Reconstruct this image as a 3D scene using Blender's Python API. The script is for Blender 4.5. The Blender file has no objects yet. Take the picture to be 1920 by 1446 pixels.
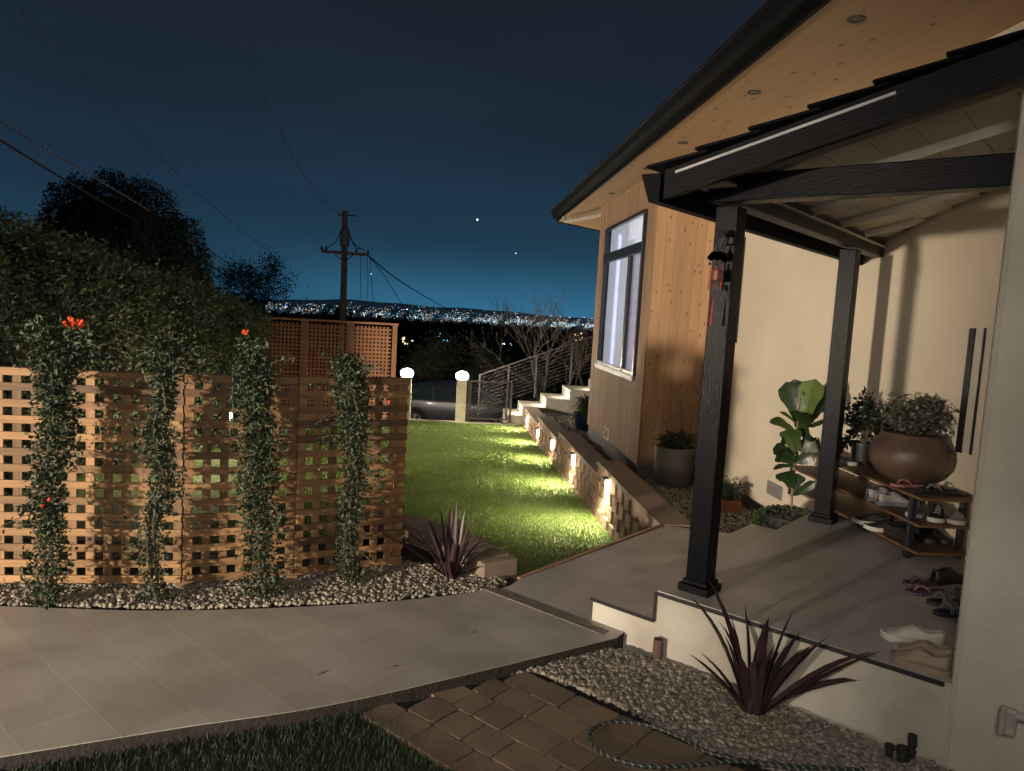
import bpy, math, random
import numpy as np
from mathutils import Matrix, Vector
from math import sin, cos, radians, pi, atan2, sqrt
random.seed(7); rng = np.random.default_rng(7)
sc = bpy.context.scene
col = sc.collection
# ------------------------------------------------------------------ camera
FPX = 1380.; PITCH = radians(5.6); ROLL = radians(3.3); CAMH = 1.7
_r0 = np.array([1, 0, 0.]); _u0 = np.array([0, 0, 1.]); _f0 = np.array([0, 1., 0])
_f = _f0*cos(PITCH)-_u0*sin(PITCH); _u2 = _u0*cos(PITCH)+_f0*sin(PITCH)
_r = _r0*cos(ROLL)+_u2*sin(ROLL); _u = -_r0*sin(ROLL)+_u2*cos(ROLL)
cam = bpy.data.cameras.new('camera'); camo = bpy.data.objects.new('camera', cam); col.objects.link(camo)
cam.sensor_width = 36; cam.lens = FPX/1920*36; cam.clip_end = 60000; cam.clip_start = .05
camo.matrix_world = Matrix(((_r[0], _u[0], -_f[0], 0), (_r[1], _u[1], -_f[1], 0), (_r[2], _u[2], -_f[2], CAMH), (0, 0, 0, 1)))
sc.camera = camo
# measured points: where the sight line of a photo pixel meets a real plane
def ray(px, py): return _r*(px-960)/FPX+_u*(723-py)/FPX+_f
C0 = np.array([0, 0, CAMH])
def onz(px, py, z): d = ray(px, py); return C0+d*((z-CAMH)/d[2])
def ony(px, py, y): d = ray(px, py); return C0+d*(y/d[1])
def onpl(px, py, p, n): d = ray(px, py); return C0+d*(np.dot(np.array(p)-C0, n)/np.dot(d, n))
# house frame (main wing) and porch frame, 45 degrees apart
A0 = radians(-5.2); E1 = np.array([sin(A0), cos(A0), 0]); E2 = np.array([cos(A0), -sin(A0), 0]); Z = np.array([0, 0, 1.])
A1 = radians(39.8); P1 = np.array([sin(A1), cos(A1), 0]); P2 = np.array([cos(A1), -sin(A1), 0])
X = np.array([1., 0, 0]); Y = np.array([0, 1., 0])
def EE(a, b, z=0): return E1*a+E2*b+Z*z
def PP(a, b, z=0): return P1*a+P2*b+Z*z
# ------------------------------------------------------------------ world, lamps, exposure
w = bpy.data.worlds.new('World'); sc.world = w; w.use_nodes = True
nt = w.node_tree; N = nt.nodes; L = nt.links; N.clear()
out = N.new('ShaderNodeOutputWorld'); bg = N.new('ShaderNodeBackground'); bg.inputs[1].default_value = 1.0
tc = N.new('ShaderNodeTexCoord'); sp = N.new('ShaderNodeSeparateXYZ'); L.new(tc.outputs['Generated'], sp.inputs[0])
rp = N.new('ShaderNodeValToRGB'); L.new(sp.outputs['Z'], rp.inputs[0])
el = rp.color_ramp.elements; el[0].position = 0; el[0].color = (.020, .072, .128, 1); el[1].position = 1; el[1].color = (.008, .010, .015, 1)
for p_, c_ in ((.05, (.0145, .048, .085)), (.12, (.0115, .032, .057)), (.22, (.0105, .0215, .037)), (.36, (.0105, .0165, .026)), (.5, (.009, .013, .019))):
    e_ = el.new(p_); e_.color = (*c_, 1)
# the town's light dome low over the plain, east of the pole
dp = N.new('ShaderNodeVectorMath'); dp.operation = 'DOT_PRODUCT'; L.new(tc.outputs['Generated'], dp.inputs[0]); dp.inputs[1].default_value = Vector((.03, 1, .01)).normalized()
mr = N.new('ShaderNodeMapRange'); mr.interpolation_type = 'SMOOTHSTEP'; L.new(dp.outputs['Value'], mr.inputs[0]); mr.inputs[1].default_value = .90; mr.inputs[2].default_value = 1.0
gl = N.new('ShaderNodeMix'); gl.data_type = 'RGBA'; gl.blend_type = 'ADD'; gl.clamp_result = False; lo = N.new('ShaderNodeMapRange'); lo.interpolation_type = 'SMOOTHSTEP'; L.new(sp.outputs['Z'], lo.inputs[0]); lo.inputs[1].default_value = .10; lo.inputs[2].default_value = -.01
gm_ = N.new('ShaderNodeMath'); gm_.operation = 'MULTIPLY'; L.new(mr.outputs[0], gm_.inputs[0]); L.new(lo.outputs[0], gm_.inputs[1]); L.new(gm_.outputs[0], gl.inputs['Factor']); L.new(rp.outputs[0], gl.inputs['A']); gl.inputs['B'].default_value = (.012, .070, .125, 1)
cn = N.new('ShaderNodeTexNoise'); cn.inputs['Scale'].default_value = 1.6; cn.inputs['Detail'].default_value = 4
mp = N.new('ShaderNodeMapping'); mp.inputs['Scale'].default_value = (1, 1, 3.5); L.new(tc.outputs['Generated'], mp.inputs[0]); L.new(mp.outputs[0], cn.inputs[0])
cr = N.new('ShaderNodeMapRange'); L.new(cn.outputs[0], cr.inputs[0]); cr.inputs[1].default_value = .35; cr.inputs[2].default_value = .7; cr.inputs[3].default_value = .85; cr.inputs[4].default_value = 1.2
mx = N.new('ShaderNodeMix'); mx.data_type = 'RGBA'; mx.blend_type = 'MULTIPLY'; mx.inputs['Factor'].default_value = 1; L.new(gl.outputs['Result'], mx.inputs['A']); L.new(cr.outputs[0], mx.inputs['B'])
sky = N.new('ShaderNodeTexSky'); sky.sky_type = 'NISHITA'; sky.sun_disc = False; sky.sun_elevation = radians(-8); sky.sun_rotation = radians(-70)
sb = N.new('ShaderNodeBackground'); sb.inputs[1].default_value = .05; L.new(sky.outputs[0], sb.inputs[0])
ad = N.new('ShaderNodeAddShader'); L.new(mx.outputs['Result'], bg.inputs[0]); L.new(bg.outputs[0], ad.inputs[0]); L.new(sb.outputs[0], ad.inputs[1]); L.new(ad.outputs[0], out.inputs[0])
sc.view_settings.view_transform = 'Standard'; sc.view_settings.look = 'None'; sc.view_settings.exposure = 0; sc.view_settings.gamma = 1

def lamp(name, kind, loc, power, color, size=.05, aim=None, angle=None, blend=.5):
    l = bpy.data.lights.new(name, kind); l.energy = power; l.color = color
    if kind != 'AREA': l.shadow_soft_size = size
    else: l.size = size
    o = bpy.data.objects.new(name, l); col.objects.link(o); o.location = loc
    if aim is not None:
        o.rotation_euler = (Vector(aim)-Vector(loc)).to_track_quat('-Z', 'Y').to_euler()
    if angle: l.spot_size = radians(angle); l.spot_blend = blend
    return o
WARM = (1, .80, .58)
# the neighbour's low floodlight far to the left behind the camera, and a soft fill added behind the camera, no known lamp there
lamp('flood_light', 'SPOT', (-9.1, -5.8, 1.7), 14300, (1, .84, .66), .22, aim=(-2.6, 6.6, 1.6), angle=50, blend=.8)
lamp('fill_light', 'POINT', (-.2, -.7, 2.35), 225, (1, .88, .78), .45)
# ------------------------------------------------------------------ mesh helpers
class MB:
    def __init__(s): s.V = []; s.F = []; s.T = []; s.G = []; s.n = 0; s.M = []
    def add(s, V, F, tone=None, gc=None, mi=0):
        V = np.asarray(V, float).reshape(-1, 3); n = len(V)
        if tone is None: tone = random.random()
        s.V.append(V); s.T.append(np.full(n, tone) if np.isscalar(tone) else np.asarray(tone))
        s.G.append(V if gc is None else np.asarray(gc, float))
        if isinstance(F, np.ndarray): s.F.append(F+s.n); s.M.append(np.full(len(F), mi))
        else:
            by = {}
            for f in F: by.setdefault(len(f), []).append(f)
            for k, v in by.items(): s.F.append(np.array(v)+s.n); s.M.append(np.full(len(v), mi))
        s.n += n; return s
    def box(s, c, h, ax=(X, Y, Z), tone=None, mi=0):
        """c centre, h half sizes along ax; grain runs along the longest side"""
        c = np.asarray(c, float); pts = []; loc = []
        for i in (-1, 1):
            for j in (-1, 1):
                for k in (-1, 1):
                    pts.append(c+ax[0]*h[0]*i+ax[1]*h[1]*j+ax[2]*h[2]*k); loc.append((h[0]*i, h[1]*j, h[2]*k))
        loc = np.array(loc); ordr = list(np.argsort(-np.array(h), kind='stable'))
        loc = loc[:, ordr]+np.array([random.uniform(0, 30), random.uniform(0, 9), random.uniform(0, 9)])
        F = [(0, 1, 3, 2), (4, 6, 7, 5), (0, 4, 5, 1), (2, 3, 7, 6), (0, 2, 6, 4), (1, 5, 7, 3)]
        if np.dot(np.cross(ax[0], ax[1]), ax[2]) < 0: F = [f[::-1] for f in F]
        return s.add(pts, F, tone, loc, mi)
    def beam(s, a, b, wd, ht, up=Z, tone=None, mi=0):
        a = np.asarray(a, float); b = np.asarray(b, float); d = b-a; Ln = np.linalg.norm(d); d = d/Ln
        sd = np.cross(d, up); sd /= np.linalg.norm(sd); u = np.cross(sd, d)
        return s.box((a+b)/2, (Ln/2, wd/2, ht/2), (d, sd, u), tone, mi)
    def tube(s, P, R, k=8, tone=None, caps=True, mi=0):
        P = np.asarray(P, float); n = len(P); R = np.full(n, R) if np.isscalar(R) else np.asarray(R)
        T = np.gradient(P, axis=0); T /= np.linalg.norm(T, axis=1)[:, None]+1e-9
        ref = Z if abs(T[0][2]) < .9 else X
        u = np.cross(ref, T[0]); u /= np.linalg.norm(u); V = []; G = []; Ls = 0
        for i in range(n):
            u = u-T[i]*np.dot(u, T[i]); u /= np.linalg.norm(u)+1e-9; v = np.cross(T[i], u)
            if i: Ls += np.linalg.norm(P[i]-P[i-1])
            for j in range(k):
                a = 2*pi*j/k; V.append(P[i]+(u*cos(a)+v*sin(a))*R[i]); G.append((Ls, cos(a)*R[i], sin(a)*R[i]))
        F = [(i*k+j, i*k+(j+1) % k, (i+1)*k+(j+1) % k, (i+1)*k+j) for i in range(n-1) for j in range(k)]
        if caps: F += [tuple(range(k))[::-1], tuple(range((n-1)*k, n*k))]
        return s.add(V, F, tone, G, mi)
    def lathe(s, c, prof, k=28, tone=None, sx=1, sy=1, mi=0, closed=False):
        V = []; n = len(prof)
        for r, z in prof:
            for j in range(k): a = 2*pi*j/k; V.append((c[0]+r*cos(a)*sx, c[1]+r*sin(a)*sy, c[2]+z))
        F = [(i*k+j, i*k+(j+1) % k, (i+1)*k+(j+1) % k, (i+1)*k+j) for i in range(n-1) for j in range(k)]
        if closed: F += [tuple(range(k))[::-1], tuple(range((n-1)*k, n*k))]
        return s.add(V, F, tone, None, mi)
    def prism(s, poly, z0, z1, tone=None, ax=(X, Y, Z), o=(0, 0, 0), gcf=None):
        """poly in (ax0,ax1), extruded along ax2 from z0 to z1 (counter-clockwise)"""
        o = np.asarray(o, float); n = len(poly); V = []; G = []
        for z in (z0, z1):
            for a, b in poly: V.append(o+ax[0]*a+ax[1]*b+ax[2]*z); G.append((a, b, z))
        F = [tuple(range(n))[::-1], tuple(range(n, 2*n))]+[(i, (i+1) % n, n+(i+1) % n, n+i) for i in range(n)]
        return s.add(V, F, tone, G)
    def build(s, name, mat, parent=None, smooth=None, bevel=0):
        V = np.concatenate(s.V); T = np.concatenate(s.T); G = np.concatenate(s.G)
        if parent is not None: V = V-np.array(parent.get('_o', (0, 0, 0)))
        me = bpy.data.meshes.new(name); me.vertices.add(len(V)); me.vertices.foreach_set('co', V.ravel())
        nl = sum(f.size for f in s.F); nf = sum(len(f) for f in s.F)
        me.loops.add(nl); me.loops.foreach_set('vertex_index', np.concatenate([f.ravel() for f in s.F]).astype(np.int32))
        st = []; c = 0
        for f in s.F: k = f.shape[1]; st.append(np.arange(len(f))*k+c); c += f.size
        me.polygons.add(nf); me.polygons.foreach_set('loop_start', np.concatenate(st).astype(np.int32))
        mats = mat if isinstance(mat, (list, tuple)) else [mat]
        for m in mats: me.materials.append(m)
        me.polygons.foreach_set('material_index', np.concatenate(s.M).astype(np.int32))
        me.update(calc_edges=True)
        a = me.attributes.new('tone', 'FLOAT', 'POINT'); a.data.foreach_set('value', T.astype(np.float32))
        a = me.attributes.new('gc', 'FLOAT_VECTOR', 'POINT'); a.data.foreach_set('vector', G.astype(np.float32).ravel())
        me.polygons.foreach_set('use_smooth', np.full(nf, smooth is not None))
        if smooth is not None:
            if smooth < 179: me.set_sharp_from_angle(angle=radians(smooth))
        o = bpy.data.objects.new(name, me); col.objects.link(o)
        if parent is not None: o.parent = parent; o['_o'] = list(parent.get('_o', (0, 0, 0)))
        if bevel:
            b = o.modifiers.new('bevel', 'BEVEL'); b.width = bevel; b.segments = 2; b.limit_method = 'ANGLE'
        return o
def tag(o, label=None, cat=None, group=None, kind=None):
    if label: o['label'] = label
    if cat: o['category'] = cat
    if group: o['group'] = group
    if kind: o['kind'] = kind
    return o
def thing(name, label, cat, loc=(0, 0, 0), group=None):
    o = bpy.data.objects.new(name, None); col.objects.link(o); o.location = Vector(tuple(map(float, loc)))
    o['_o'] = [float(q) for q in loc]; o.empty_display_size = .1
    return tag(o, label, cat, group)
def copy_tree(o, parent=None):
    c = o.copy(); col.objects.link(c)
    if parent is not None: c.parent = parent
    for ch in list(o.children): copy_tree(ch, c)
    return c
def scatter(mb, tv, tf, pos, rot, scl, tone):
    """many small copies of a template in one mesh. rot: (n,3,3), scl: (n,) or (n,3)"""
    tv = np.asarray(tv, float); n = len(pos); k = len(tv)
    scl = np.asarray(scl, float)
    if scl.ndim == 1: scl = scl[:, None].repeat(3, 1)
    V = np.einsum('nij,nkj->nki', rot, tv[None]*scl[:, None, :])+np.asarray(pos)[:, None, :]
    F = (np.asarray(tf)[None]+(np.arange(n)*k)[:, None, None]).reshape(-1, np.asarray(tf).shape[1])
    mb.add(V.reshape(-1, 3), F, np.repeat(tone, k)); return mb
def rots(n, tilt=pi, up=None):
    """random rotations; tilt = max lean of local z from up"""
    a = rng.uniform(0, 2*pi, n); b = rng.uniform(0, tilt, n); c = rng.uniform(0, 2*pi, n)
    ca, sa, cb, sb_, cc, sc_ = np.cos(a), np.sin(a), np.cos(b), np.sin(b), np.cos(c), np.sin(c)
    R = np.zeros((n, 3, 3))
    R[:, 0, 0] = ca*cb*cc-sa*sc_; R[:, 0, 1] = -ca*cb*sc_-sa*cc; R[:, 0, 2] = ca*sb_
    R[:, 1, 0] = sa*cb*cc+ca*sc_; R[:, 1, 1] = -sa*cb*sc_+ca*cc; R[:, 1, 2] = sa*sb_
    R[:, 2, 0] = -sb_*cc; R[:, 2, 1] = sb_*sc_; R[:, 2, 2] = cb
    return R
LEAFV = [(0, 0, 0), (-.28, .45, .10), (0, .45, 0), (.28, .45, .10), (0, 1, -.12)]
LEAFF = [(0, 2, 1), (0, 3, 2), (1, 2, 4), (2, 3, 4)]
# ------------------------------------------------------------------ materials
MATS = {}
def nn(nt, t, **k):
    n = nt.nodes.new(t)
    for a, b in k.items(): setattr(n, a, b)
    return n
def mat(name, base, rough=.7, base2=None, nscale=8, bump=0, bscale=60, tone=0, grain=0, coord='gc', metallic=0, spec=.5, stretch=None, emis=None, estr=0, alpha=None, coat=0, sheen=0, detail=4, trans=0, knots=0, bdist=.01):
    m = bpy.data.materials.new(name); m.use_nodes = True; t = m.node_tree; b = t.nodes['Principled BSDF']
    b.inputs['Roughness'].default_value = rough; b.inputs['Metallic'].default_value = metallic
    b.inputs['Specular IOR Level'].default_value = spec; b.inputs['Coat Weight'].default_value = coat
    if trans: b.inputs['Transmission Weight'].default_value = trans
    at = nn(t, 'ShaderNodeAttribute', attribute_name='gc')
    mpn = nn(t, 'ShaderNodeMapping'); t.links.new(at.outputs['Vector'], mpn.inputs[0])
    if stretch: mpn.inputs['Scale'].default_value = stretch
    no = nn(t, 'ShaderNodeTexNoise'); no.inputs['Scale'].default_value = nscale; no.inputs['Detail'].default_value = detail; t.links.new(mpn.outputs[0], no.inputs[0])
    base2 = base2 or tuple(c*.72 for c in base)
    mxr = nn(t, 'ShaderNodeMix', data_type='RGBA'); mxr.inputs['A'].default_value = (*base, 1); mxr.inputs['B'].default_value = (*base2, 1)
    rm = nn(t, 'ShaderNodeMapRange'); rm.inputs[1].default_value = .33; rm.inputs[2].default_value = .67; t.links.new(no.outputs[0], rm.inputs[0]); t.links.new(rm.outputs[0], mxr.inputs['Factor'])
    cur = mxr.outputs['Result']
    if grain:
        wv = nn(t, 'ShaderNodeTexNoise'); wv.inputs['Scale'].default_value = 1; wv.inputs['Detail'].default_value = 6
        mg = nn(t, 'ShaderNodeMapping'); mg.inputs['Scale'].default_value = (3, 130, 130); t.links.new(at.outputs['Vector'], mg.inputs[0]); t.links.new(mg.outputs[0], wv.inputs[0])
        gm = nn(t, 'ShaderNodeMapRange'); gm.inputs[1].default_value = .3; gm.inputs[2].default_value = .7; gm.inputs[3].default_value = 1-grain; gm.inputs[4].default_value = 1+grain*.4; t.links.new(wv.outputs[0], gm.inputs[0])
        mm = nn(t, 'ShaderNodeMix', data_type='RGBA', blend_type='MULTIPLY'); mm.inputs['Factor'].default_value = 1; t.links.new(cur, mm.inputs['A']); t.links.new(gm.outputs[0], mm.inputs['B']); cur = mm.outputs['Result']
    if knots:
        vo = nn(t, 'ShaderNodeTexVoronoi', voronoi_dimensions='2D'); vo.inputs['Scale'].default_value = 1; mk = nn(t, 'ShaderNodeMapping'); mk.inputs['Scale'].default_value = (knots, knots*1.35, knots*1.35); t.links.new(at.outputs['Vector'], mk.inputs[0]); t.links.new(mk.outputs[0], vo.inputs[0])
        km = nn(t, 'ShaderNodeMapRange'); km.inputs[1].default_value = .035; km.inputs[2].default_value = .075; km.inputs[3].default_value = .35; km.inputs[4].default_value = 1; t.links.new(vo.outputs['Distance'], km.inputs[0])
        mm = nn(t, 'ShaderNodeMix', data_type='RGBA', blend_type='MULTIPLY'); mm.inputs['Factor'].default_value = 1; t.links.new(cur, mm.inputs['A']); t.links.new(km.outputs[0], mm.inputs['B']); cur = mm.outputs['Result']
    if tone:
        ta = nn(t, 'ShaderNodeAttribute', attribute_name='tone'); tm = nn(t, 'ShaderNodeMapRange'); tm.inputs[3].default_value = 1-tone; tm.inputs[4].default_value = 1+tone; t.links.new(ta.outputs['Fac'], tm.inputs[0])
        mm = nn(t, 'ShaderNodeMix', data_type='RGBA', blend_type='MULTIPLY'); mm.inputs['Factor'].default_value = 1; t.links.new(cur, mm.inputs['A']); t.links.new(tm.outputs[0], mm.inputs['B']); cur = mm.outputs['Result']
    t.links.new(cur, b.inputs['Base Color'])
    if bump:
        bn = nn(t, 'ShaderNodeTexNoise'); bn.inputs['Scale'].default_value = bscale; bn.inputs['Detail'].default_value = 5; t.links.new(mpn.outputs[0], bn.inputs[0])
        bu = nn(t, 'ShaderNodeBump'); bu.inputs['Strength'].default_value = bump; bu.inputs['Distance'].default_value = bdist; t.links.new(bn.outputs[0], bu.inputs['Height']); t.links.new(bu.outputs[0], b.inputs['Normal'])
    if emis: b.inputs['Emission Color'].default_value = (*emis, 1); b.inputs['Emission Strength'].default_value = estr
    MATS[name] = m; return m
def tile_mat(name, base, base2, w_, h_, grout, off=.5, rough=.45, swap=False):
    m = mat(name, base, rough, base2, nscale=2.2, bump=.06, bscale=50, detail=7); t = m.node_tree; b = t.nodes['Principled BSDF']
    src = b.inputs['Base Color'].links[0].from_socket
    at = [n for n in t.nodes if n.bl_idname == 'ShaderNodeAttribute'][0]
    s = nn(t, 'ShaderNodeSeparateXYZ'); c = nn(t, 'ShaderNodeCombineXYZ'); t.links.new(at.outputs['Vector'], s.inputs[0])
    t.links.new(s.outputs[1 if swap else 0], c.inputs[0]); t.links.new(s.outputs[0 if swap else 1], c.inputs[1])
    br = nn(t, 'ShaderNodeTexBrick', offset=off); br.inputs['Scale'].default_value = 1; br.inputs['Brick Width'].default_value = w_; br.inputs['Row Height'].default_value = h_
    br.inputs['Mortar Size'].default_value = .0022; br.inputs['Mortar Smooth'].default_value = .3; br.inputs['Color1'].default_value = (1, 1, 1, 1); br.inputs['Color2'].default_value = (.87, .86, .85, 1); br.inputs['Bias'].default_value = 0
    br.inputs['Mortar'].default_value = (grout, grout, grout*.95, 1); t.links.new(c.outputs[0], br.inputs[0])
    mm = nn(t, 'ShaderNodeMix', data_type='RGBA', blend_type='MULTIPLY'); mm.inputs['Factor'].default_value = 1; mm.clamp_result = False; t.links.new(src, mm.inputs['A']); t.links.new(br.outputs['Color'], mm.inputs['B']); t.links.new(mm.outputs['Result'], b.inputs['Base Color'])
    # long streaks across the stone look
    return m
M_path = tile_mat('path_tile', (.48, .445, .405), (.34, .31, .275), .62, .286, 1.22, swap=True, off=.5)
M_porch = tile_mat('porch_tile', (.50, .465, .435), (.38, .35, .325), .62, .31, 1.35, off=.33)
M_stucco = mat('cream_stucco', (.66, .57, .445), .85, (.57, .49, .375), nscale=.9, detail=8, bump=.25, bscale=220)
M_stucco2 = mat('grey_cream_stucco', (.62, .585, .48), .85, (.44, .41, .325), nscale=1.3, detail=8, bump=.5, bscale=70)
M_riser = mat('white_riser', (.57, .54, .46), .8, (.38, .345, .28), nscale=2.6, detail=7, bump=.3, bscale=90)
M_edge = mat('dark_trim', (.02, .02, .022), .4)
M_clad = mat('cedar_cladding', (.33, .20, .115), .8, (.26, .155, .088), nscale=3, tone=.12, grain=.28, stretch=(.4, 4, 4), bump=.1, bscale=30)
M_cladk = mat('knotty_cedar', (.44, .27, .145), .6, (.37, .22, .115), nscale=3, tone=.12, grain=.2, stretch=(.4, 4, 4), bump=.1, bscale=30, knots=3.4)
M_soffit = mat('soffit_cedar', (.42, .265, .15), .6, (.39, .245, .137), nscale=3, tone=.03, grain=.08, stretch=(.4, 4, 4), knots=2.2)
M_blackw = mat('black_wood', (.0045, .0045, .0065), .4, (.003, .003, .0045), nscale=8, bump=.3, bscale=22, stretch=(1, 12, 12), spec=.10, bdist=.008)
M_post = mat('black_post_paint', (.005, .005, .008), .3, (.003, .003, .005), nscale=8, bump=.35, bscale=22, stretch=(1, 12, 12), spec=.12, bdist=.008)
M_roof = mat('black_shingle', (.004, .004, .005), .9, (.007, .007, .008), nscale=30, bump=.5, bscale=120, tone=.3, spec=.1)
M_gutter = mat('black_gutter', (.003, .0035, .005), .6, spec=.08)
M_white = mat('cream_boards', (.66, .61, .51), .7, (.60, .55, .455), nscale=2, tone=.06, bump=.06)
M_fence = mat('redwood_lattice', (.29, .165, .068), .7, (.165, .088, .037), nscale=3, tone=.5, grain=.3, stretch=(.5, 5, 5), bump=.15, bscale=40, knots=1.5)
M_fence2 = mat('aged_lattice', (.42, .20, .10), .7, (.33, .15, .075), nscale=3, tone=.18, grain=.25)
M_curb = mat('wood_edging', (.42, .24, .14), .7, (.34, .19, .11), nscale=4, grain=.3, tone=.1)
M_block = mat('split_block', (.36, .235, .16), .9, (.26, .165, .115), nscale=9, tone=.22, bump=1.0, bscale=70, bdist=.012)
M_cap = mat('cap_block', (.235, .175, .13), .85, (.19, .14, .105), nscale=6, tone=.10, bump=.4, bscale=90)
M_peb = mat('river_pebble', (.30, .262, .20), .65, (.145, .13, .105), nscale=45, tone=.45)
M_soil = mat('dark_soil', (.022, .017, .013), .95, (.035, .028, .022), nscale=30, bump=.6)
M_lawn = mat('lawn_base', (.175, .215, .07), .9, (.12, .155, .048), nscale=5, bump=.6, bscale=140)
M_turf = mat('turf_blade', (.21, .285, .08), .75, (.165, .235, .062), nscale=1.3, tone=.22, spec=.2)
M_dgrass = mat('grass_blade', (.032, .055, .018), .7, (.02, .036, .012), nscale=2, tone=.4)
M_paver = mat('tan_paver', (.20, .145, .098), .9, (.145, .105, .074), nscale=6, tone=.2, bump=.35, bscale=110)
M_leaf = mat('vine_leaf', (.034, .054, .022), .6, (.02, .033, .014), nscale=5, tone=.5)
M_hedge = mat('hedge_leaf', (.19, .215, .105), .7, (.11, .13, .065), nscale=2.2, tone=.5)
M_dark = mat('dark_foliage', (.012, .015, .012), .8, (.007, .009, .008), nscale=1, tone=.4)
M_fol = mat('night_foliage', (.15, .16, .085), .7, (.09, .10, .055), nscale=1, tone=.4)
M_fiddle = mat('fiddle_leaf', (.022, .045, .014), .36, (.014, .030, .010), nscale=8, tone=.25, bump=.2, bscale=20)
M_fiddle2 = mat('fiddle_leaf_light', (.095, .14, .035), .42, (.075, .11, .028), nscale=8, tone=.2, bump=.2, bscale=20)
M_phor = mat('flax_blade', (.055, .026, .032), .45, (.032, .015, .020), nscale=3, tone=.5)
M_orange = mat('orange_petal', (.80, .10, .02), .5, (.65, .06, .015), nscale=10, tone=.2)
M_bark = mat('bark', (.11, .085, .06), .9, (.07, .052, .036), nscale=20, bump=.6)
M_barkp = mat('pale_bark', (.20, .165, .135), .9, (.1, .08, .062), nscale=20, bump=.3)
M_pole = mat('pole_wood', (.24, .19, .155), .9, (.17, .13, .10), nscale=8, grain=.3)
M_wire = mat('black_cable', (.02, .02, .022), .6)
M_wirel = mat('pale_cable', (.11, .11, .12), .5)
M_steel = mat('dark_steel', (.055, .048, .045), .5, metallic=.4)
M_rod = mat('steel_rod', (.15, .14, .13), .4, metallic=.6)
M_concrete = mat('pale_concrete', (.42, .385, .315), .8, (.35, .32, .26), nscale=5, bump=.3)
M_stem = mat('grey_foundation', (.19, .175, .155), .85, (.15, .14, .125), nscale=6, bump=.4)
M_pillar = mat('cream_siding', (.60, .56, .40), .75, nscale=3)
M_lens = mat('lamp_glow', (1, 1, 1), .5, emis=(1, .93, .80), estr=22)
M_lensw = mat('small_lamp_glow', (1, 1, 1), .5, emis=(1, .84, .64), estr=22)
M_asph = mat('asphalt', (.05, .05, .052), .85, nscale=10, bump=.4)
M_terr = mat('night_terrain', (.018, .020, .016), .95, (.012, .013, .011), nscale=.05)
M_car = mat('navy_car_paint', (.045, .052, .065), .3, spec=.5, coat=.2)
M_glass = mat('car_glass', (.03, .045, .045), .06, spec=.8)
M_chrome = mat('chrome_trim', (.6, .6, .58), .2, metallic=1)
M_tyre = mat('tyre_rubber', (.015, .015, .016), .8)
M_rim = mat('alloy_rim', (.5, .5, .5), .3, metallic=.9)
M_tail = mat('tail_lamp', (.35, .01, .01), .2, emis=(1, .04, .02), estr=1.6)
M_greypot = mat('grey_pot', (.15, .13, .12), .75, (.13, .112, .103), nscale=3, bump=.15)
M_terra = mat('terracotta', (.34, .135, .06), .75, (.28, .11, .05), nscale=5, bump=.2)
M_blue = mat('blue_glaze', (.012, .03, .085), .2, coat=.5)
M_clay = mat('brown_clay', (.115, .07, .047), .5, (.05, .031, .023), nscale=6, detail=8, bump=.25, bscale=25)
M_blackp = mat('black_plastic', (.012, .012, .015), .5)
M_shelf = mat('shelf_wood', (.15, .078, .034), .55, (.10, .052, .023), nscale=4, grain=.25)
M_winf = mat('dark_window_frame', (.022, .022, .026), .35)
M_wins = mat('silver_sash', (.26, .27, .28), .5)
M_blind = mat('glowing_blind', (.7, .7, .75), .8, emis=(.74, .76, .84), estr=.75)
M_blind2 = mat('glowing_room_wall', (.7, .7, .75), .8, emis=(.68, .70, .78), estr=.62)
M_strip = mat('light_strip', (.9, .9, 1), .5, emis=(.62, .66, 1), estr=1.1)
M_curt = mat('glowing_lilac_curtain', (.4, .38, .5), .8, emis=(.50, .50, .66), estr=.36)
def pane_mat():
    m = bpy.data.materials.new('window_pane'); m.use_nodes = True; t = m.node_tree; t.nodes.clear()
    o = nn(t, 'ShaderNodeOutputMaterial'); x = nn(t, 'ShaderNodeMixShader'); f = nn(t, 'ShaderNodeFresnel'); a = nn(t, 'ShaderNodeBsdfTransparent'); g = nn(t, 'ShaderNodeBsdfGlossy'); g.inputs['Roughness'].default_value = .02; f.inputs[0].default_value = 1.25
    t.links.new(f.outputs[0], x.inputs[0]); t.links.new(a.outputs[0], x.inputs[1]); t.links.new(g.outputs[0], x.inputs[2]); t.links.new(x.outputs[0], o.inputs[0]); return m
M_pane = pane_mat()
M_vent = mat('grey_vent', (.25, .23, .215), .6)
M_ventw = mat('pale_vent', (.6, .55, .5), .6)
M_red = mat('red_tassel', (.40, .035, .015), .7)
M_bronze = mat('old_bronze', (.16, .11, .085), .5, metallic=.5)
M_pipe = mat('copper_brown_pipe', (.10, .07, .055), .6, nscale=20)
M_pvc = mat('painted_pipe', (.42, .40, .34), .5)
M_valve = mat('valve_black', (.02, .02, .02), .6)
M_whs = mat('white_shoe', (.46, .43, .37), .6, (.40, .37, .31), nscale=20)
M_whsole = mat('white_rubber', (.52, .50, .46), .6)
M_tans = mat('tan_shoe', (.30, .235, .165), .7, (.24, .185, .13), nscale=20)
M_blks = mat('black_shoe', (.014, .013, .014), .65)
M_grs = mat('grey_shoe', (.13, .135, .15), .75, (.09, .095, .105), nscale=30)
M_lgs = mat('light_grey_shoe', (.30, .29, .27), .7, (.22, .215, .2), nscale=30)
M_pnk = mat('pink_rubber', (.25, .115, .11), .6)
M_prp = mat('purple_rubber', (.085, .05, .075), .6)
M_insole = mat('shoe_lining', (.03, .025, .025), .9)
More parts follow.
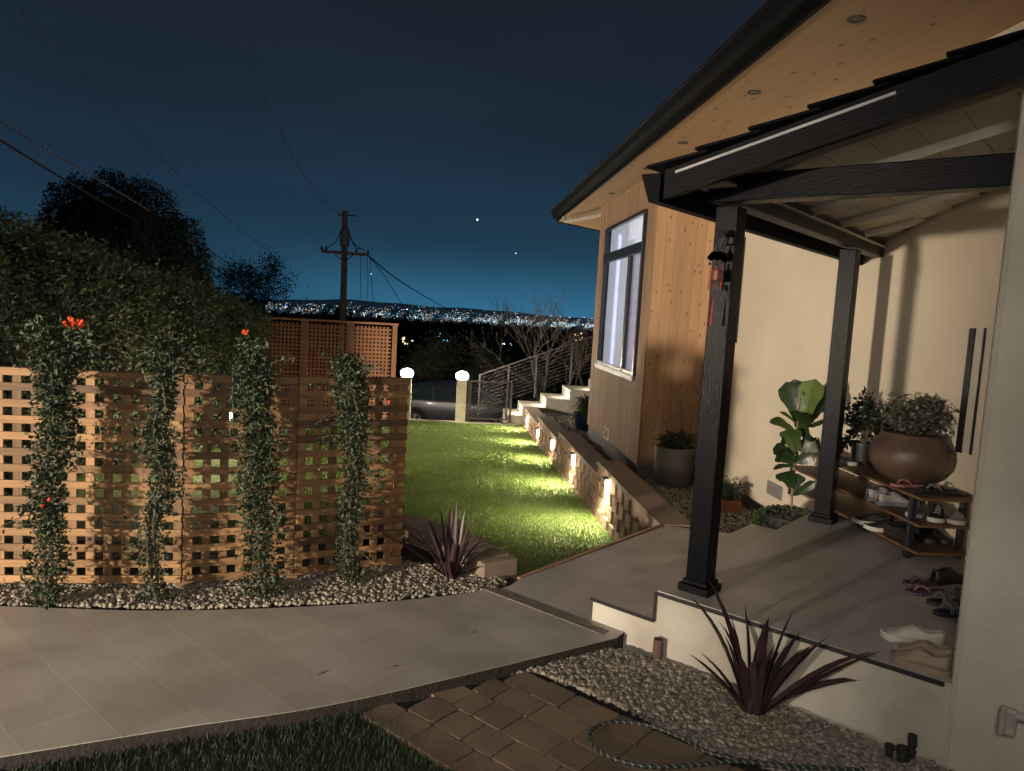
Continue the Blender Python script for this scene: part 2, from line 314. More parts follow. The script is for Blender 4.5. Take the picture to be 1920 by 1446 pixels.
def hose_mat():
    m = mat('braided_hose', (.03, .035, .03), .5); t = m.node_tree; b = t.nodes['Principled BSDF']
    at = [n for n in t.nodes if n.bl_idname == 'ShaderNodeAttribute'][0]; s = nn(t, 'ShaderNodeSeparateXYZ'); t.links.new(at.outputs['Vector'], s.inputs[0])
    mu = nn(t, 'ShaderNodeMath', operation='MULTIPLY'); mu.inputs[1].default_value = 30; t.links.new(s.outputs[0], mu.inputs[0])
    mb_ = nn(t, 'ShaderNodeMath', operation='MULTIPLY_ADD'); mb_.inputs[1].default_value = 45; t.links.new(s.outputs[1], mb_.inputs[0]); t.links.new(mu.outputs[0], mb_.inputs[2])
    fr = nn(t, 'ShaderNodeMath', operation='FRACT'); t.links.new(mb_.outputs[0], fr.inputs[0]); gt = nn(t, 'ShaderNodeMath', operation='GREATER_THAN'); gt.inputs[1].default_value = .78; t.links.new(fr.outputs[0], gt.inputs[0])
    mm = nn(t, 'ShaderNodeMix', data_type='RGBA'); mm.inputs['A'].default_value = (.022, .028, .024, 1); mm.inputs['B'].default_value = (.20, .22, .19, 1); t.links.new(gt.outputs[0], mm.inputs['Factor']); t.links.new(mm.outputs['Result'], b.inputs['Base Color']); return m
M_hose = hose_mat()

# ================================================================== SETTING
def struct(name, mb, m, **k): return tag(mb.build(name, m, **k), kind='structure')
def tz(x, y):
    """ground height beyond the yard"""
    d = math.hypot(x, y)
    if d < 32: return -2.3
    return max(-62, -2.3-(d-32)*.085)
rr = [0, 8, 16, 24, 32, 45, 60, 90, 140, 220, 340, 500, 730, 1100, 2000, 4000, 9000, 20000, 45000]; K = 48
V = [(0, 0, -2.3)]; F = []
for r_ in rr[1:]:
    for j in range(K):
        a = 2*pi*j/K; x_, y_ = r_*sin(a), r_*cos(a); V.append((x_, y_, tz(x_, y_)))
for j in range(K): F.append((0, 1+(j+1) % K, 1+j))
for i in range(len(rr)-2):
    for j in range(K): a_ = 1+i*K; F.append((a_+j, a_+(j+1) % K, a_+K+(j+1) % K, a_+K+j))
struct('terrain', MB().add(V, F), M_terr)
# lawn (slopes gently away)
def lz(e1): return -.60-.032*max(0, e1-7)
mb = MB(); ls = [-1, 3, 5, 7, 9, 11, 13, 15, 17.05]
V = []; F = []; G = []
for i, a in enumerate(ls):
    for b in (-9, -4, -1, 1.93): V.append(EE(a, b, lz(a))); G.append((a, b, 0))
for i in range(len(ls)-1):
    for j in range(3): F.append((i*4+j, (i+1)*4+j, (i+1)*4+j+1, i*4+j+1)[::-1])
mb.add(V, F, gc=G); struct('lawn', mb, M_lawn)
# kerb at the lawn's far end and the street
mb = MB(); mb.box(EE(17.15, -2.6, -1.15), (.09, 4.4, .255), (E1, E2, Z)); struct('lawn_kerb', mb, M_concrete, bevel=.01)
mb = MB(); mb.prism([(-30, 19.2), (30, 19.2), (30, 30.5), (-30, 30.5)], -2.6, -2.135); struct('street', mb, M_asph)
# front grass base and bedding planes
mb = MB(); mb.prism([(-6, -1), (.6, -1), (.22, 2.2), (-.36, 3.15), (-.55, 3.12), (-6, .9)], -.5, -.075); struct('front_grass_ground', mb, M_soil)
mb = MB(); mb.prism([(-.2, -1), (6, -1), (6, 3), (1.9, 2.8), (.9, 3.75), (.63, 3.86), (-.6, 3.1), (-.36, 2.9)], -.5, -.085); struct('gravel_ground', mb, M_soil)
mb = MB(); mb.prism([(-6, 3.5), (-1.7, 3.8), (-.7, 4.05), (-.0, 4.38), (.12, 4.60), (-.2, 4.95), (-.52, 5.3), (-.8, 5.5), (-2, 5.0), (-6, 4.6)], -.7, -.02); struct('fence_bed_ground', mb, M_soil)
V = []; F = []
for a, z in ((5.2, -.16), (7, -.28), (13, -.57), (17.2, -.60)):
    for b in (2.0, 3.45): V.append(EE(a, b, z))
    if a > 13.1:
        V[-1] = EE(a, 6.5, z)
for i in range(3): F.append((2*i, 2*i+1, 2*i+3, 2*i+2))
mb = MB().add(V, F); struct('planter_ground', mb, M_soil)
# tiled path: ribbon in porch axes, gc=(p1,p2)
near = [(-6.0, .55), (-3.2, 1.85), (-1.77, 2.51), (-1.24, 2.75), (-.57, 3.05), (.64, 3.81)]
far = [(-6.0, 3.62), (-2.64, 3.76), (-1.69, 3.84), (-.72, 4.09), (-.04, 4.40), (.10, 4.56)]
def sm(pts, n=6):
    P = [np.array(p, float) for p in pts]; o = []
    for i in range(len(P)-1):
        p0 = P[max(i-1, 0)]; p1, p2 = P[i], P[i+1]; p3 = P[min(i+2, len(P)-1)]
        for q in range(n):
            t = q/n; o.append(.5*((2*p1)+(-p0+p2)*t+(2*p0-5*p1+4*p2-p3)*t*t+(-p0+3*p1-3*p2+p3)*t**3))
    o.append(P[-1]); return o
nr = sm(near); fr_ = sm(far)
poly = [tuple(p) for p in nr]+[tuple(PP(3.445, -1.96)[:2]), tuple(PP(5.75, -1.96)[:2]), tuple(PP(5.75, -2.35)[:2]), tuple(PP(5.52, -2.83)[:2]), tuple(PP(3.62, -2.85)[:2])]+[tuple(p) for p in fr_[::-1]]
def top_mesh(poly, z0, z1, frame=None):
    n = len(poly); V = []; G = []
    for z in (z0, z1):
        for a, b in poly:
            v = np.array([a, b, z]); V.append(v); G.append((v@P1, v@P2, z))
    F = [tuple(range(n))[::-1], tuple(range(n, 2*n))]+[(i, (i+1) % n, n+(i+1) % n, n+i) for i in range(n)]
    return MB().add(V, F, gc=G)
def ccw(p):
    a = sum(p[i][0]*p[(i+1) % len(p)][1]-p[(i+1) % len(p)][0]*p[i][1] for i in range(len(p)))
    return p if a > 0 else p[::-1]
struct('path', top_mesh(ccw(poly), -.004, 0), M_path)
struct('path_bed', top_mesh(ccw([((p[0]-C0[0]), p[1]) for p in poly]), -.16, -.0042), M_soil)
# mortar band across the path
a, b = PP(3.30, -2.98), PP(3.30, -2.02)
mb = MB(); mb.box(PP(3.335, -2.52, .002), (.032, .50, .0035), (P1, P2, Z)); struct('path_joint', mb, mat('mortar', (.17, .15, .13), .9, (.12, .105, .09), nscale=25, bump=.4))
# wood edging between path and lawn
ed = thing('wood_edging', 'reddish timber board edging the path above the lit lawn', 'edging', PP(4.6, -2.86, -.1))
mb = MB(); mb.beam(PP(3.62, -2.868, -.045), PP(5.50, -2.868, -.045), .03, .10); mb.build('board', M_curb, ed, bevel=.003)
mb = MB(); mb.box(PP(4.56, -2.89, -.38), (.92, .012, .28), (P1, P2, Z)); mb.build('retaining_board', M_curb, ed)

# ------------------------------------------------------------------ porch platform
pc = thing('porch_platform', 'two-step tiled porch platform with cream risers and black trim', 'porch', PP(3.43, -1.2, -.1))
pl1 = [(3.43, -2.17), (3.43, -1.7705), (5.72, -1.7705), (5.72, -2.17)]
def pp_poly(pl): return ccw([tuple(PP(a, b)[:2]) for a, b in pl])
top_mesh(pp_poly(pl1), -.2, .118).build('lower_riser', M_riser, pc)
top_mesh(pp_poly([(3.425, -2.175), (3.425, -1.776), (5.72, -1.776), (5.72, -2.175)]), .118, .13).build('lower_tread', M_porch, pc)
pl2 = [(3.43, -1.77), (3.43, -.415), (3.73, -.415), (3.73, 1.5), (7.5, 1.5), (7.5, -1.77)]
top_mesh(pp_poly(pl2), -.3, .278).build('upper_riser', M_riser, pc)
top_mesh(pp_poly([(3.425, -1.775), (3.425, -.413), (3.72, -.413), (3.72, 1.5), (4.9, 1.5), (6.75, -1.45), (6.35, -1.775)]), .278, .29).build('porch_floor', M_porch, pc)
mb = MB()
mb.beam(PP(3.419, -2.18, .122), PP(3.419, -1.779, .122), .010, .016); mb.beam(PP(3.419, -1.779, .275), PP(3.419, -.44, .281), .010, .018); mb.box(PP(3.419, -1.779, .20), (.005, .006, .078), (P1, P2, Z))
mb.build('edge_trim', M_edge, pc)

# ------------------------------------------------------------------ house
hs = thing('house', 'house wing with cedar boards, cream stucco wall and black-edged roof', 'house', EE(9.5, 3.0, -.3))
mb = MB(); mb.prism([(3.6, 3.41), (3.6, 4.2), (14, 4.2), (14, 3.41)], -.17, 3.66, ax=(E1, E2, Z), o=(0, 0, 0))
mb.build('stucco_wall', M_stucco, hs)
mb = MB(); mb.box(EE(8.5, 3.83, -.3), (5.2, .40, .13), (E1, E2, Z)); mb.box(EE(11.3, 3.2, -.38), (1.78, .57, .24), (E1, E2, Z)); mb.build('foundation', M_stem, hs)
# clad box: knotty end face (e1=9.51) and long window face (e2=2.62)
BW = .133; mb = MB(); b = 2.62
while b < 3.40:
    mb.box(EE(9.50, b+BW/2, 1.72), (.012, BW/2-.0012, 1.94), (E1, E2, Z)); b += BW
b = 2.62
mb.build('end_cladding', M_cladk, hs, bevel=.0015)
W0, W1, WZ0, WZ1 = 9.97, 12.52, .91, 3.21
mb = MB(); a = 9.49
while a < 13.08:
    c = a+BW/2
    if c+BW/2 < W0+.02 or c-BW/2 > W1-.02: mb.box(EE(c, 2.61, 1.72), (BW/2-.0012, .012, 1.94), (E1, E2, Z))
    else:
        mb.box(EE(c, 2.61, (-.22+WZ0)/2), (BW/2-.0012, .012, (WZ0+.22)/2), (E1, E2, Z)); mb.box(EE(c, 2.61, (WZ1+3.66)/2), (BW/2-.0012, .012, (3.66-WZ1)/2), (E1, E2, Z))
    a += BW
mb.build('window_side_cladding', M_clad, hs, bevel=.002)
mb = MB(); mb.box(EE(9.53, 3.02, 1.72), (.015, .38, 1.94), (E1, E2, Z)); mb.box(EE(13.06, 3.02, 1.72), (.015, .38, 1.94), (E1, E2, Z))
mb.box(EE(9.76, 2.635, 1.72), (.205, .012, 1.94), (E1, E2, Z)); mb.box(EE(12.79, 2.635, 1.72), (.27, .012, 1.94), (E1, E2, Z)); mb.box(EE(11.24, 2.635, .34), (1.28, .012, .56), (E1, E2, Z)); mb.box(EE(11.24, 2.635, 3.44), (1.28, .012, .22), (E1, E2, Z))
mb.build('wall_sheathing', M_blackp, hs)
# window frame pieces
zt = 2.70; em = (W0+W1)/2+.05; em = 10.68
def wb(mb, a0, a1, z0, z1, e=2.60, d=.03): mb.box(EE((a0+a1)/2, e, (z0+z1)/2), ((a1-a0)/2, d, (z1-z0)/2), (E1, E2, Z))
mb = MB(); wb(mb, W0, W1, WZ1-.05, WZ1); wb(mb, W0, W0+.045, WZ0, WZ1-.05); wb(mb, W1-.045, W1, WZ0, WZ1-.05); wb(mb, W0+.045, W1-.045, 2.63, 2.78); wb(mb, em-.04, em+.05, WZ0+.07, 2.63)
wf = mb.build('window_frame', M_winf, hs, bevel=.004)
mb = MB(); wb(mb, W0-.01, W1+.01, WZ0-.05, WZ0+.02, 2.588, .03); wb(mb, W0+.045, em-.04, WZ0+.021, WZ0+.07, 2.60, .02); wb(mb, em+.05, W1-.045, WZ0+.021, WZ0+.07, 2.60, .02); wb(mb, em+.051, em+.08, WZ0+.07, 2.63, 2.60, .02); wb(mb, W0+.046, W0+.07, WZ0+.07, 2.63, 2.60, .02)
sl = mb.build('window_sill', M_wins, wf)

# room behind the glass; blind, wall and curtain emit instead of a room lamp
def flat(mb, a0, a1, z0, z1, e): mb.add([EE(a0, e, z0), EE(a1, e, z0), EE(a1, e, z1), EE(a0, e, z1)], [(0, 3, 2, 1)])
mb = MB(); flat(mb, W0+.04, W1-.04, WZ0+.03, WZ1-.04, 2.612); gp = mb.build('window_pane', M_pane, wf)
mb = MB(); flat(mb, em+.05, 13.05, WZ0-.1, WZ1+.05, 2.80); flat(mb, W0-.1, em+.05, 2.66, WZ1+.05, 2.78); mb.build('room_wall', M_blind2, hs)
mb = MB(); wb(mb, W0, em+.6, WZ1-.30, WZ1, 2.70, .006); mb.build('roller_blind', M_blind, hs)
mb = MB(); wb(mb, 12.25, 12.33, WZ0, WZ1-.1, 2.77, .01); mb.build('light_strip', M_strip, hs)
mb = MB()
for q in range(20):
    a0 = W0-.05+q*.055; mb.tube([EE(a0, 2.70+.02*(q % 2), WZ0), EE(a0, 2.70+.02*(q % 2), 2.64)], .036, 8)
mb.build('curtain', M_curt, hs, smooth=60)
# roof over the wing: cedar soffit, fascia, gutter, shingle edge; far end cut at 45 degrees
SZ = 3.655; mb = MB(); q = 0
b = 2.16
while b < 3.45:
    e = min(b+.135, 3.47); f1 = 15.45+(b-2.16)*.95; f2 = 15.45+(e-2.16)*.95
    rv = random.uniform(0, 20)
    V = []; G = []
    for z in (SZ, SZ+.02):
        for (a_, b_) in ((2.0, b+.0006), (2.0, e-.0006), (f2, e-.0006), (f1, b+.0006)): V.append(EE(a_, b_, z)); G.append((a_+rv, b_+rv, z))
    mb.add(V, [(0, 1, 2, 3), (7, 6, 5, 4), (0, 4, 5, 1), (1, 5, 6, 2), (2, 6, 7, 3), (3, 7, 4, 0)], gc=G)
    b = e
    if e >= 3.46: break
sf = mb.build('soffit', M_soffit, hs)
mb = MB(); mb.prism([(2.0, 2.13), (2.0, 9), (21, 9), (15.43, 2.13)], SZ+.022, SZ+.03, ax=(E1, E2, Z)); mb.build('roof_deck', M_blackp, hs)
mb = MB(); mb.prism([(2.0, 2.125), (2.0, 2.158), (15.47, 2.158), (15.44, 2.125)], SZ-.012, SZ+.24, ax=(E1, E2, Z))
d45 = EE(16.9, 3.65)-EE(15.46, 2.14); mb.beam(EE(15.46, 2.14, SZ+.11), EE(16.9, 3.65, SZ+.11), .03, .245)
mb.build('fascia', M_gutter, hs)
gp_ = [(2.125, SZ+.04), (2.06, SZ+.04), (2.03, SZ+.09), (2.0, SZ+.165), (1.985, SZ+.17), (1.985, SZ+.18), (2.125, SZ+.18)]
def profile(mb, pts, a0, a1, axu, axv, axl):
    n = len(pts); V = [axl*a0+axu*p+axv*z for p, z in pts]+[axl*a1+axu*p+axv*z for p, z in pts]
    F = [tuple(range(n)), tuple(range(n, 2*n))[::-1]]+[(i, n+i, n+(i+1) % n, (i+1) % n) for i in range(n)]
    mb.add(V, F); return mb
mb = MB(); profile(mb, gp_, 2.0, 15.36, E2, Z, E1); mb.build('gutter', M_gutter, hs)
mb = MB()
for i in range(7):
    e_ = 2.06+i*.14; z_ = SZ+.225+i*.045
    V = [EE(a_, b_, z) for z in (z_, z_+.022) for a_, b_ in ((2, e_), (2, e_+.22), (15.5+(e_-2.06)*.9, e_+.22), (15.5+(e_-2.06)*.9, e_))]
    mb.add(V, [(0, 1, 2, 3), (7, 6, 5, 4), (0, 4, 5, 1), (1, 5, 6, 2), (2, 6, 7, 3), (3, 7, 4, 0)])
mb.build('roof_shingles', M_roof, hs)
# downspout stub at the far eave
mb = MB(); mb.tube([EE(14.6, 2.16, SZ+.14), EE(14.6, 2.16, SZ-.07), EE(14.6, 2.19, SZ-.10), EE(13.1, 2.62, SZ-.13)], .035, 8); mb.build('downspout', M_pvc, hs, smooth=40)
for i, e_ in enumerate((4.62, 6.18, 8.06, 9.54, 11.6, 14.6)):
    mb = MB(); c = EE(e_, 2.45, SZ); mb.lathe(c, [(.030, -.001), (.034, -.006), (.055, -.007), (.058, -.001)], 24); dl = mb.build('downlight', M_blackp, hs, smooth=40)
    mb = MB(); mb.lathe(c, [(.0, -.002), (.031, -.002)], 16); g = mb.build('lens', M_vent, dl)
# square outlet on the cladding, grey vent low in the stucco
mb = MB(); c = EE(11.43, 2.592, -.12)
for da, dz, ha, hz in ((-.16, 0, .02, .09), (.16, 0, .02, .09), (0, .08, .14, .012), (0, -.08, .14, .012)): mb.box(c+E1*da+Z*dz, (ha, .006, hz), (E1, E2, Z))
mb.build('dryer_vent', M_ventw, hs)
mb = MB(); c = EE(7.13, 3.405, .055); mb.box(c, (.17, .006, .07), (E1, E2, Z))
for q in range(7): mb.box(c-E2*.008+Z*(-.054+q*.018), (.155, .004, .003), (E1, E2, Z))
mb.build('wall_vent', M_vent, hs)
# narrow dark window beside the front post
mb = MB()
for a0, a1, z0, z1 in ((8.46, 8.54, 1.50, 2.74), (9.0, 9.08, 1.50, 2.74), (8.54, 9.0, 1.50, 1.58), (8.54, 9.0, 2.66, 2.74)): wb(mb, a0, a1, z0, z1, 3.385, .028)
nw = mb.build('narrow_window_frame', M_winf, hs, bevel=.004)
mb = MB(); wb(mb, 8.54, 9.0, 1.58, 2.66, 3.398, .006); g = mb.build('narrow_pane', mat('dim_pane', (.12, .13, .16), .1, spec=.8), nw)

# stucco wall in the right foreground (front corner of the entry)
ew = thing('entry_wall', 'rough grey-cream stucco wall end at the right edge beside the porch', 'wall', PP(3.55, .5, -.1))
mb = MB(); mb.box(PP(3.57, 1.79, 1.3), (.14, 2.215, 1.5), (P1, P2, Z)); mb.build('stucco', M_stucco2, ew, bevel=.03)

# ------------------------------------------------------------------ porch roof
pr = thing('porch_roof', 'low black-edged shingled porch roof with cream boarded underside', 'roof', PP(3.6, -1.6, 2.3))
SL = .25
def ru(p2): return 2.44+SL*(p2+1.63)          # underside of rafters
K0 = 3.2
def slope_box(mb, p1a, p1b, p2a, p2b, zo, th, tone=None):
    V = [PP(a, b, ru(b)+zo+t) for t in (0, th) for a, b in ((p1a, p2a), (p1a, p2b), (p1b, p2b), (p1b, p2a))]
    G = [(b, a, t) for t in (0, th) for a, b in ((p1a, p2a), (p1a, p2b), (p1b, p2b), (p1b, p2a))]
    mb.add(V, [(0, 1, 2, 3), (7, 6, 5, 4), (0, 4, 5, 1), (1, 5, 6, 2), (2, 6, 7, 3), (3, 7, 4, 0)], tone, G)
mb = MB(); slope_box(mb, K0-.02, K0+.02, -1.78, 1.6, -.12, .135); mb.build('rake_board', M_blackw, pr)
mb = MB()
slope_box(mb, K0-.033, K0-.021, -1.72, -.80, -.022, .012); mb.build('drip_strip', mat('worn_metal', (.42, .42, .42), .4), pr)
mb = MB(); p = K0+.34
while p < 6.3:
    slope_box(mb, p-.02, p+.02, -1.72, min(1.6, 4.6-p), -.05, .049); p += .58
mb.build('rafters', M_white, pr)
mb = MB(); b = -1.80; q = 0
while b < 1.5:
    e = b+.19; pm = min(4.78-e, 7.0)+.12
    if pm > K0+.1: slope_box(mb, K0+.02, pm, b+.0015, e-.002, .0, .014)
    b = e
mb.build('ceiling_boards', M_white, pr)
mb = MB(); b = -1.86
for i in range(15):
    zo = .13; a_ = b+i*.245
    V = []; 
    for t in (0, 1):
        for (p1_, b_, zz) in ((K0-.06, a_, .035), (K0-.06, a_+.30, .0), (min(4.9-a_, 7), a_+.30, .0), (min(4.9-a_, 7), a_, .035)):
            V.append(PP(p1_, b_, ru(b_)+.016+zz*.8+t*.012))
    mb.add(V, [(0, 1, 2, 3), (7, 6, 5, 4), (0, 4, 5, 1), (1, 5, 6, 2), (2, 6, 7, 3), (3, 7, 4, 0)])
mb.build('shingles', M_roof, pr)
mb = MB(); gq = [(-1.785, 2.265), (-1.84, 2.265), (-1.88, 2.37), (-1.89, 2.40), (-1.785, 2.40)]
profile(mb, gq, K0-.05, 6.66, P2, Z, P1); mb.build('gutter', M_gutter, pr)
mb = MB(); mb.box(PP(4.9, -1.66, 2.385), (1.7, .10, .006), (P1, P2, Z)); mb.build('eave_soffit', M_white, pr)
mb = MB(); mb.beam(PP(3.56, -1.71, 2.375), PP(3.56, -.42, 2.375), .115, .13); mb.build('front_beam', M_post, pr, bevel=.006)
mb = MB(); mb.beam(PP(3.62, -1.63, 2.370), PP(6.55, -1.63, 2.370), .10, .12); mb.build('side_beam', mat('dark_brown_beam', (.018, .016, .018), .5, bump=.3), pr, bevel=.006)
# posts
def post(p1_, p2_, label, h=.058):
    t = thing('porch_post', label, 'post', PP(p1_, p2_, .29), group='black posts holding up the porch roof')
    mb = MB(); mb.box(PP(p1_, p2_, 1.315), (h, h, .98), (P1, P2, Z)); mb.build('shaft', M_post, t, bevel=.006)
    mb = MB(); mb.box(PP(p1_, p2_, .312), (h+.028, h+.028, .021), (P1, P2, Z)); mb.box(PP(p1_, p2_, .345), (h+.012, h+.012, .0118), (P1, P2, Z)); mb.build('base_plate', M_blackw, t, bevel=.005)
    return t
post(3.60, -1.62, 'thick black post at the porch corner, nearest the camera, wind chime hanging beside it')
post(5.66, -1.62, 'slimmer-looking black post farther back, between the fiddle-leaf fig and the shoe rack')
# wall light: two parallel vertical black bars
wl = thing('wall_light', 'unlit black fixture of two long vertical bars on the cream porch wall', 'wall light', EE(4.5, 3.39, 1.0))
mb = MB(); mb.box(EE(4.53, 3.398, 1.365), (.029, .005, .41), (E1, E2, Z)); mb.build('front_bar', M_blackp, wl, bevel=.004)
mb = MB(); mb.box(EE(4.42, 3.398, 1.37), (.009, .004, .41), (E1, E2, Z)); mb.build('side_bar', M_blackp, wl, bevel=.003)
mb = MB(); mb.box(EE(4.47, 3.404, 1.37), (.035, .003, .40), (E1, E2, Z)); mb.build('back_plate', M_stucco2, wl)

# ------------------------------------------------------------------ retaining wall with wall lights
def rwall(a0, a1, ztop, label, d=.0):
    t = thing('retaining_wall', label, 'retaining wall', EE(a0, 1.9, lz(a0)), group='stepped sections of the split-block retaining wall')
    mb = MB(); z = ztop-.055; k = 0
    while z > lz(a1)-.16:
        a = a0+(.15 if k % 2 else 0)-.15
        while a < a1-.02:
            s0 = max(a, a0); s1 = min(a+.30, a1)
            if s1-s0 > .04:
                fo = 1.93+.012*k*0-.012*k; jb = random.uniform(-.004, .004)
                pts = [(s0+.003, fo+.02), (s0+.055, fo-.060+jb), (s1-.055, fo-.060-jb), (s1-.003, fo+.02), (s1-.003, fo+.22), (s0+.003, fo+.22)]
                if s1-s0 < .12: pts = [(s0+.003, fo), (s1-.003, fo), (s1-.003, fo+.22), (s0+.003, fo+.22)]
                mb.prism(pts, z-.148, z-.002, ax=(E1, E2, Z))
            a += .30
        z -= .15; k += 1
    mb.build('blocks', M_block, t, bevel=.006)
    mb = MB(); a = a0
    while a < a1-.02:
        e = min(a+.45, a1); mb.box(EE((a+e)/2, 1.9+.11, ztop-.027), ((e-a)/2-.001, .15, .027), (E1, E2, Z)); a = e
    mb.build('cap', M_cap, t, bevel=.005)
    return t
rwall(5.93, 8.62, 0.0, 'nearest and highest section of block wall, meeting the tiled path')
rwall(8.63, 11.68, -.15, 'second section of block wall, one course lower, beside the cedar wall')
rwall(11.69, 14.42, -.30, 'third section of block wall, opposite the blue pot')
rwall(14.43, 16.95, -.45, 'farthest and lowest section of block wall, beside the lit stairs')
LP = [(7.92, -.17), (10.12, -.32), (12.18, -.47), (14.15, -.62), (16.1, -.64)]
LL = ['wall light nearest the path, glowing on the block wall', 'second wall light from the path, glowing under the cap', 'middle one of the five wall lights along the lawn', 'fourth wall light from the path, near the stairs', 'farthest wall light, at the foot of the lit stairs']
for (a, z), lb in zip(LP, LL):
    t = thing('wall_lamp', lb, 'wall lamp', EE(a, 1.85, z), group='small lamps set in the block wall')
    mb = MB(); mb.box(EE(a, 1.825, z+.105), (.06, .035, .007), (E1, E2, Z)); mb.build('hood', M_steel, t, bevel=.002)
    mb = MB(); mb.box(EE(a, 1.845, z+.01), (.05, .008, .085), (E1, E2, Z)); mb.build('lens', M_lensw, t)  # lens enlarged; its glow also stands for the lit patch on the block
    lamp('wall_lamp_light', 'SPOT', EE(a, 1.74, z+.07), 190, (1, .89, .60), .02, aim=EE(a, 1.46, lz(a)), angle=145, blend=1)
    lamp('wall_lamp_glow', 'POINT', EE(a, 1.73, z-.02), 9, (1, .80, .56), .02)
for (x_, y_, D_, lb) in ((354, 782, 9.6, 'garden lamp glowing through the lattice beside the second vine'), (431, 776, 11.2, 'garden lamp glowing through the lattice left of the third vine')):
    c = ony(x_, y_, D_); t = thing('garden_lamp', lb, 'garden lamp', (c[0], c[1], -.72), group='garden lamps on the lawn behind the lattice')
    mb = MB(); mb.tube([(c[0], c[1], -.72), (c[0], c[1], c[2]-.06)], .025, 10); mb.build('stem', M_steel, t, smooth=60)
    mb = MB(); mb.lathe(c, [(.0, -.06), (.05, -.06), (.055, .03), (0, .05)], 16); mb.build('glass', M_lensw, t, smooth=60)
    mb = MB(); mb.lathe(c, [(.09, .052), (.085, .062), (0, .09)], 16); mb.build('lamp_cap', M_steel, t)
    lamp('garden_lamp_light', 'POINT', c+np.array([0, 0, .0])-Y*.10, 40, (1, .87, .66), .05)
# low curved cap wall behind the flax
cv = sm([(.00, 4.62), (-.22, 4.93), (-.48, 5.24), (-.80, 5.46), (-1.3, 5.62)], 3)
bw = thing('garden_wall', 'low curved garden wall of brown cap blocks behind the purple flax', 'garden wall', (-.3, 5, -.1))
mb = MB()
for i in range(0, len(cv)-1, 1):
    a_, b_ = cv[i], cv[i+1]; A_ = np.array([a_[0], a_[1], .03]); B_ = np.array([b_[0], b_[1], .03]); dd = (B_-A_)/np.linalg.norm(B_-A_)
    mb.beam(A_+dd*.004, B_-dd*.002, .27, .15)
mb.build('cap_blocks', M_cap, bw, bevel=.012)

# ------------------------------------------------------------------ front lattice fence
FP = [(-4.6, 3.72), (-1.85, 4.135), (-1.27, 4.36), (-.66, 4.69)]
lf = thing('lattice_fence', 'redwood lattice fence in front of the lawn, carrying four climbing vines', 'fence', (-2, 4.1, 0))
ZB, ZT = .03, 1.25
for i in range(3):
    A_ = np.array([*FP[i], 0.]); B_ = np.array([*FP[i+1], 0.]); d = B_-A_; Ln = np.linalg.norm(d); d /= Ln; nrm = np.array([d[1], -d[0], 0])   # faces the camera
    mb = MB(); s = .03; pit = .094
    while s < Ln-.01:
        c = A_+d*s; mb.box(c+Z*(ZB+ZT-.04)/2, (.0235, .0065, (ZT-.04-ZB)/2), (d, nrm, Z)); s += pit
    z = ZB+.03
    while z < ZT-.05:
        mb.box(A_+d*Ln/2+nrm*.0135+Z*z, (Ln/2-.002, .0065, .0215), (d, nrm, Z)); z += .0905
    mb.build('lattice_panel', M_fence, lf, bevel=.0015)
    mb = MB(); mb.box(A_+d*Ln/2+Z*(ZT-.02), (Ln/2-.002, .024, .022), (d, nrm, Z)); mb.build('top_rail', M_fence, lf, bevel=.003)
for i, s_ in ((1, 0), (2, 0), (3, -.03)):
    A_ = np.array([*FP[i], 0.]); d = np.array([*FP[i], 0])-np.array([*FP[i-1], 0]); d /= np.linalg.norm(d); nrm = np.array([d[1], -d[0], 0])
    mb = MB(); mb.box(A_+d*s_-nrm*.045+Z*.6, (.03, .035, .62), (d, nrm, Z)); mb.build('fence_post', M_fence, lf, bevel=.003)
# far privacy screen
fs = thing('lattice_screen', 'tall reddish fine-mesh lattice screen behind the fence, under the utility pole', 'fence', (-3.6, 14.3, -.7))
SA = np.array([-4.86, 13.9, 0]); SB = np.array([-2.36, 14.5, 0]); d = SB-SA; Ln = np.linalg.norm(d); d /= Ln; nrm = np.array([d[1], -d[0], 0])
zt0, zt1 = 1.315, 1.325
for k in range(3):
    mb = MB(); s0 = Ln*k/3+.07; s1 = Ln*(k+1)/3-.07; s = s0
    while s < s1: mb.box(SA+d*s+Z*.32, (.020, .005, .97), (d, nrm, Z)); s += .072
    z = -.62
    while z < 1.28: mb.box(SA+d*(s0+s1)/2+nrm*.011+Z*z, ((s1-s0)/2, .005, .019), (d, nrm, Z)); z += .074
    mb.build('lattice_panel', M_fence2, fs)
for k in range(4):
    mb = MB(); mb.box(SA+d*(Ln*k/3)+Z*.33, (.07 if k in (1, 2) else .045, .04, 1.0), (d, nrm, Z)); mb.build('screen_post', M_fence2, fs, bevel=.004)
mb = MB(); mb.box(SA+d*Ln/2+Z*1.35, (Ln/2+.06, .05, .02), (d, nrm, Z)); mb.build('top_rail', M_fence2, fs)

# ================================================================== OBJECTS
# ------------------------------------------------------------------ pebbles
ICO_V = []; ICO_F = []
_b = bmesh_ = None
import bmesh
def ico(sub=1):
    b = bmesh.new(); bmesh.ops.create_icosphere(b, subdivisions=sub, radius=1); V = np.array([v.co[:] for v in b.verts]); F = np.array([[v.index for v in f.verts] for f in b.faces]); b.free(); return V, F
IV1, IF1 = ico(1); IV2, IF2 = ico(2)
def inpoly(x, y, poly):
    x = np.asarray(x); y = np.asarray(y); r = np.zeros(len(x), bool); n = len(poly); j = n-1
    for i in range(n):
        xi, yi = poly[i]; xj, yj = poly[j]
        c = ((yi > y) != (yj > y)) & (x < (xj-xi)*(y-yi)/((yj-yi) or 1e-9)+xi); r ^= c; j = i
    return r
def fill(poly, n):
    P = np.array(poly); lo, hi = P.min(0), P.max(0); q = rng.uniform(lo, hi, (n*4, 2)); q = q[inpoly(q[:, 0], q[:, 1], poly)][:n]; return q
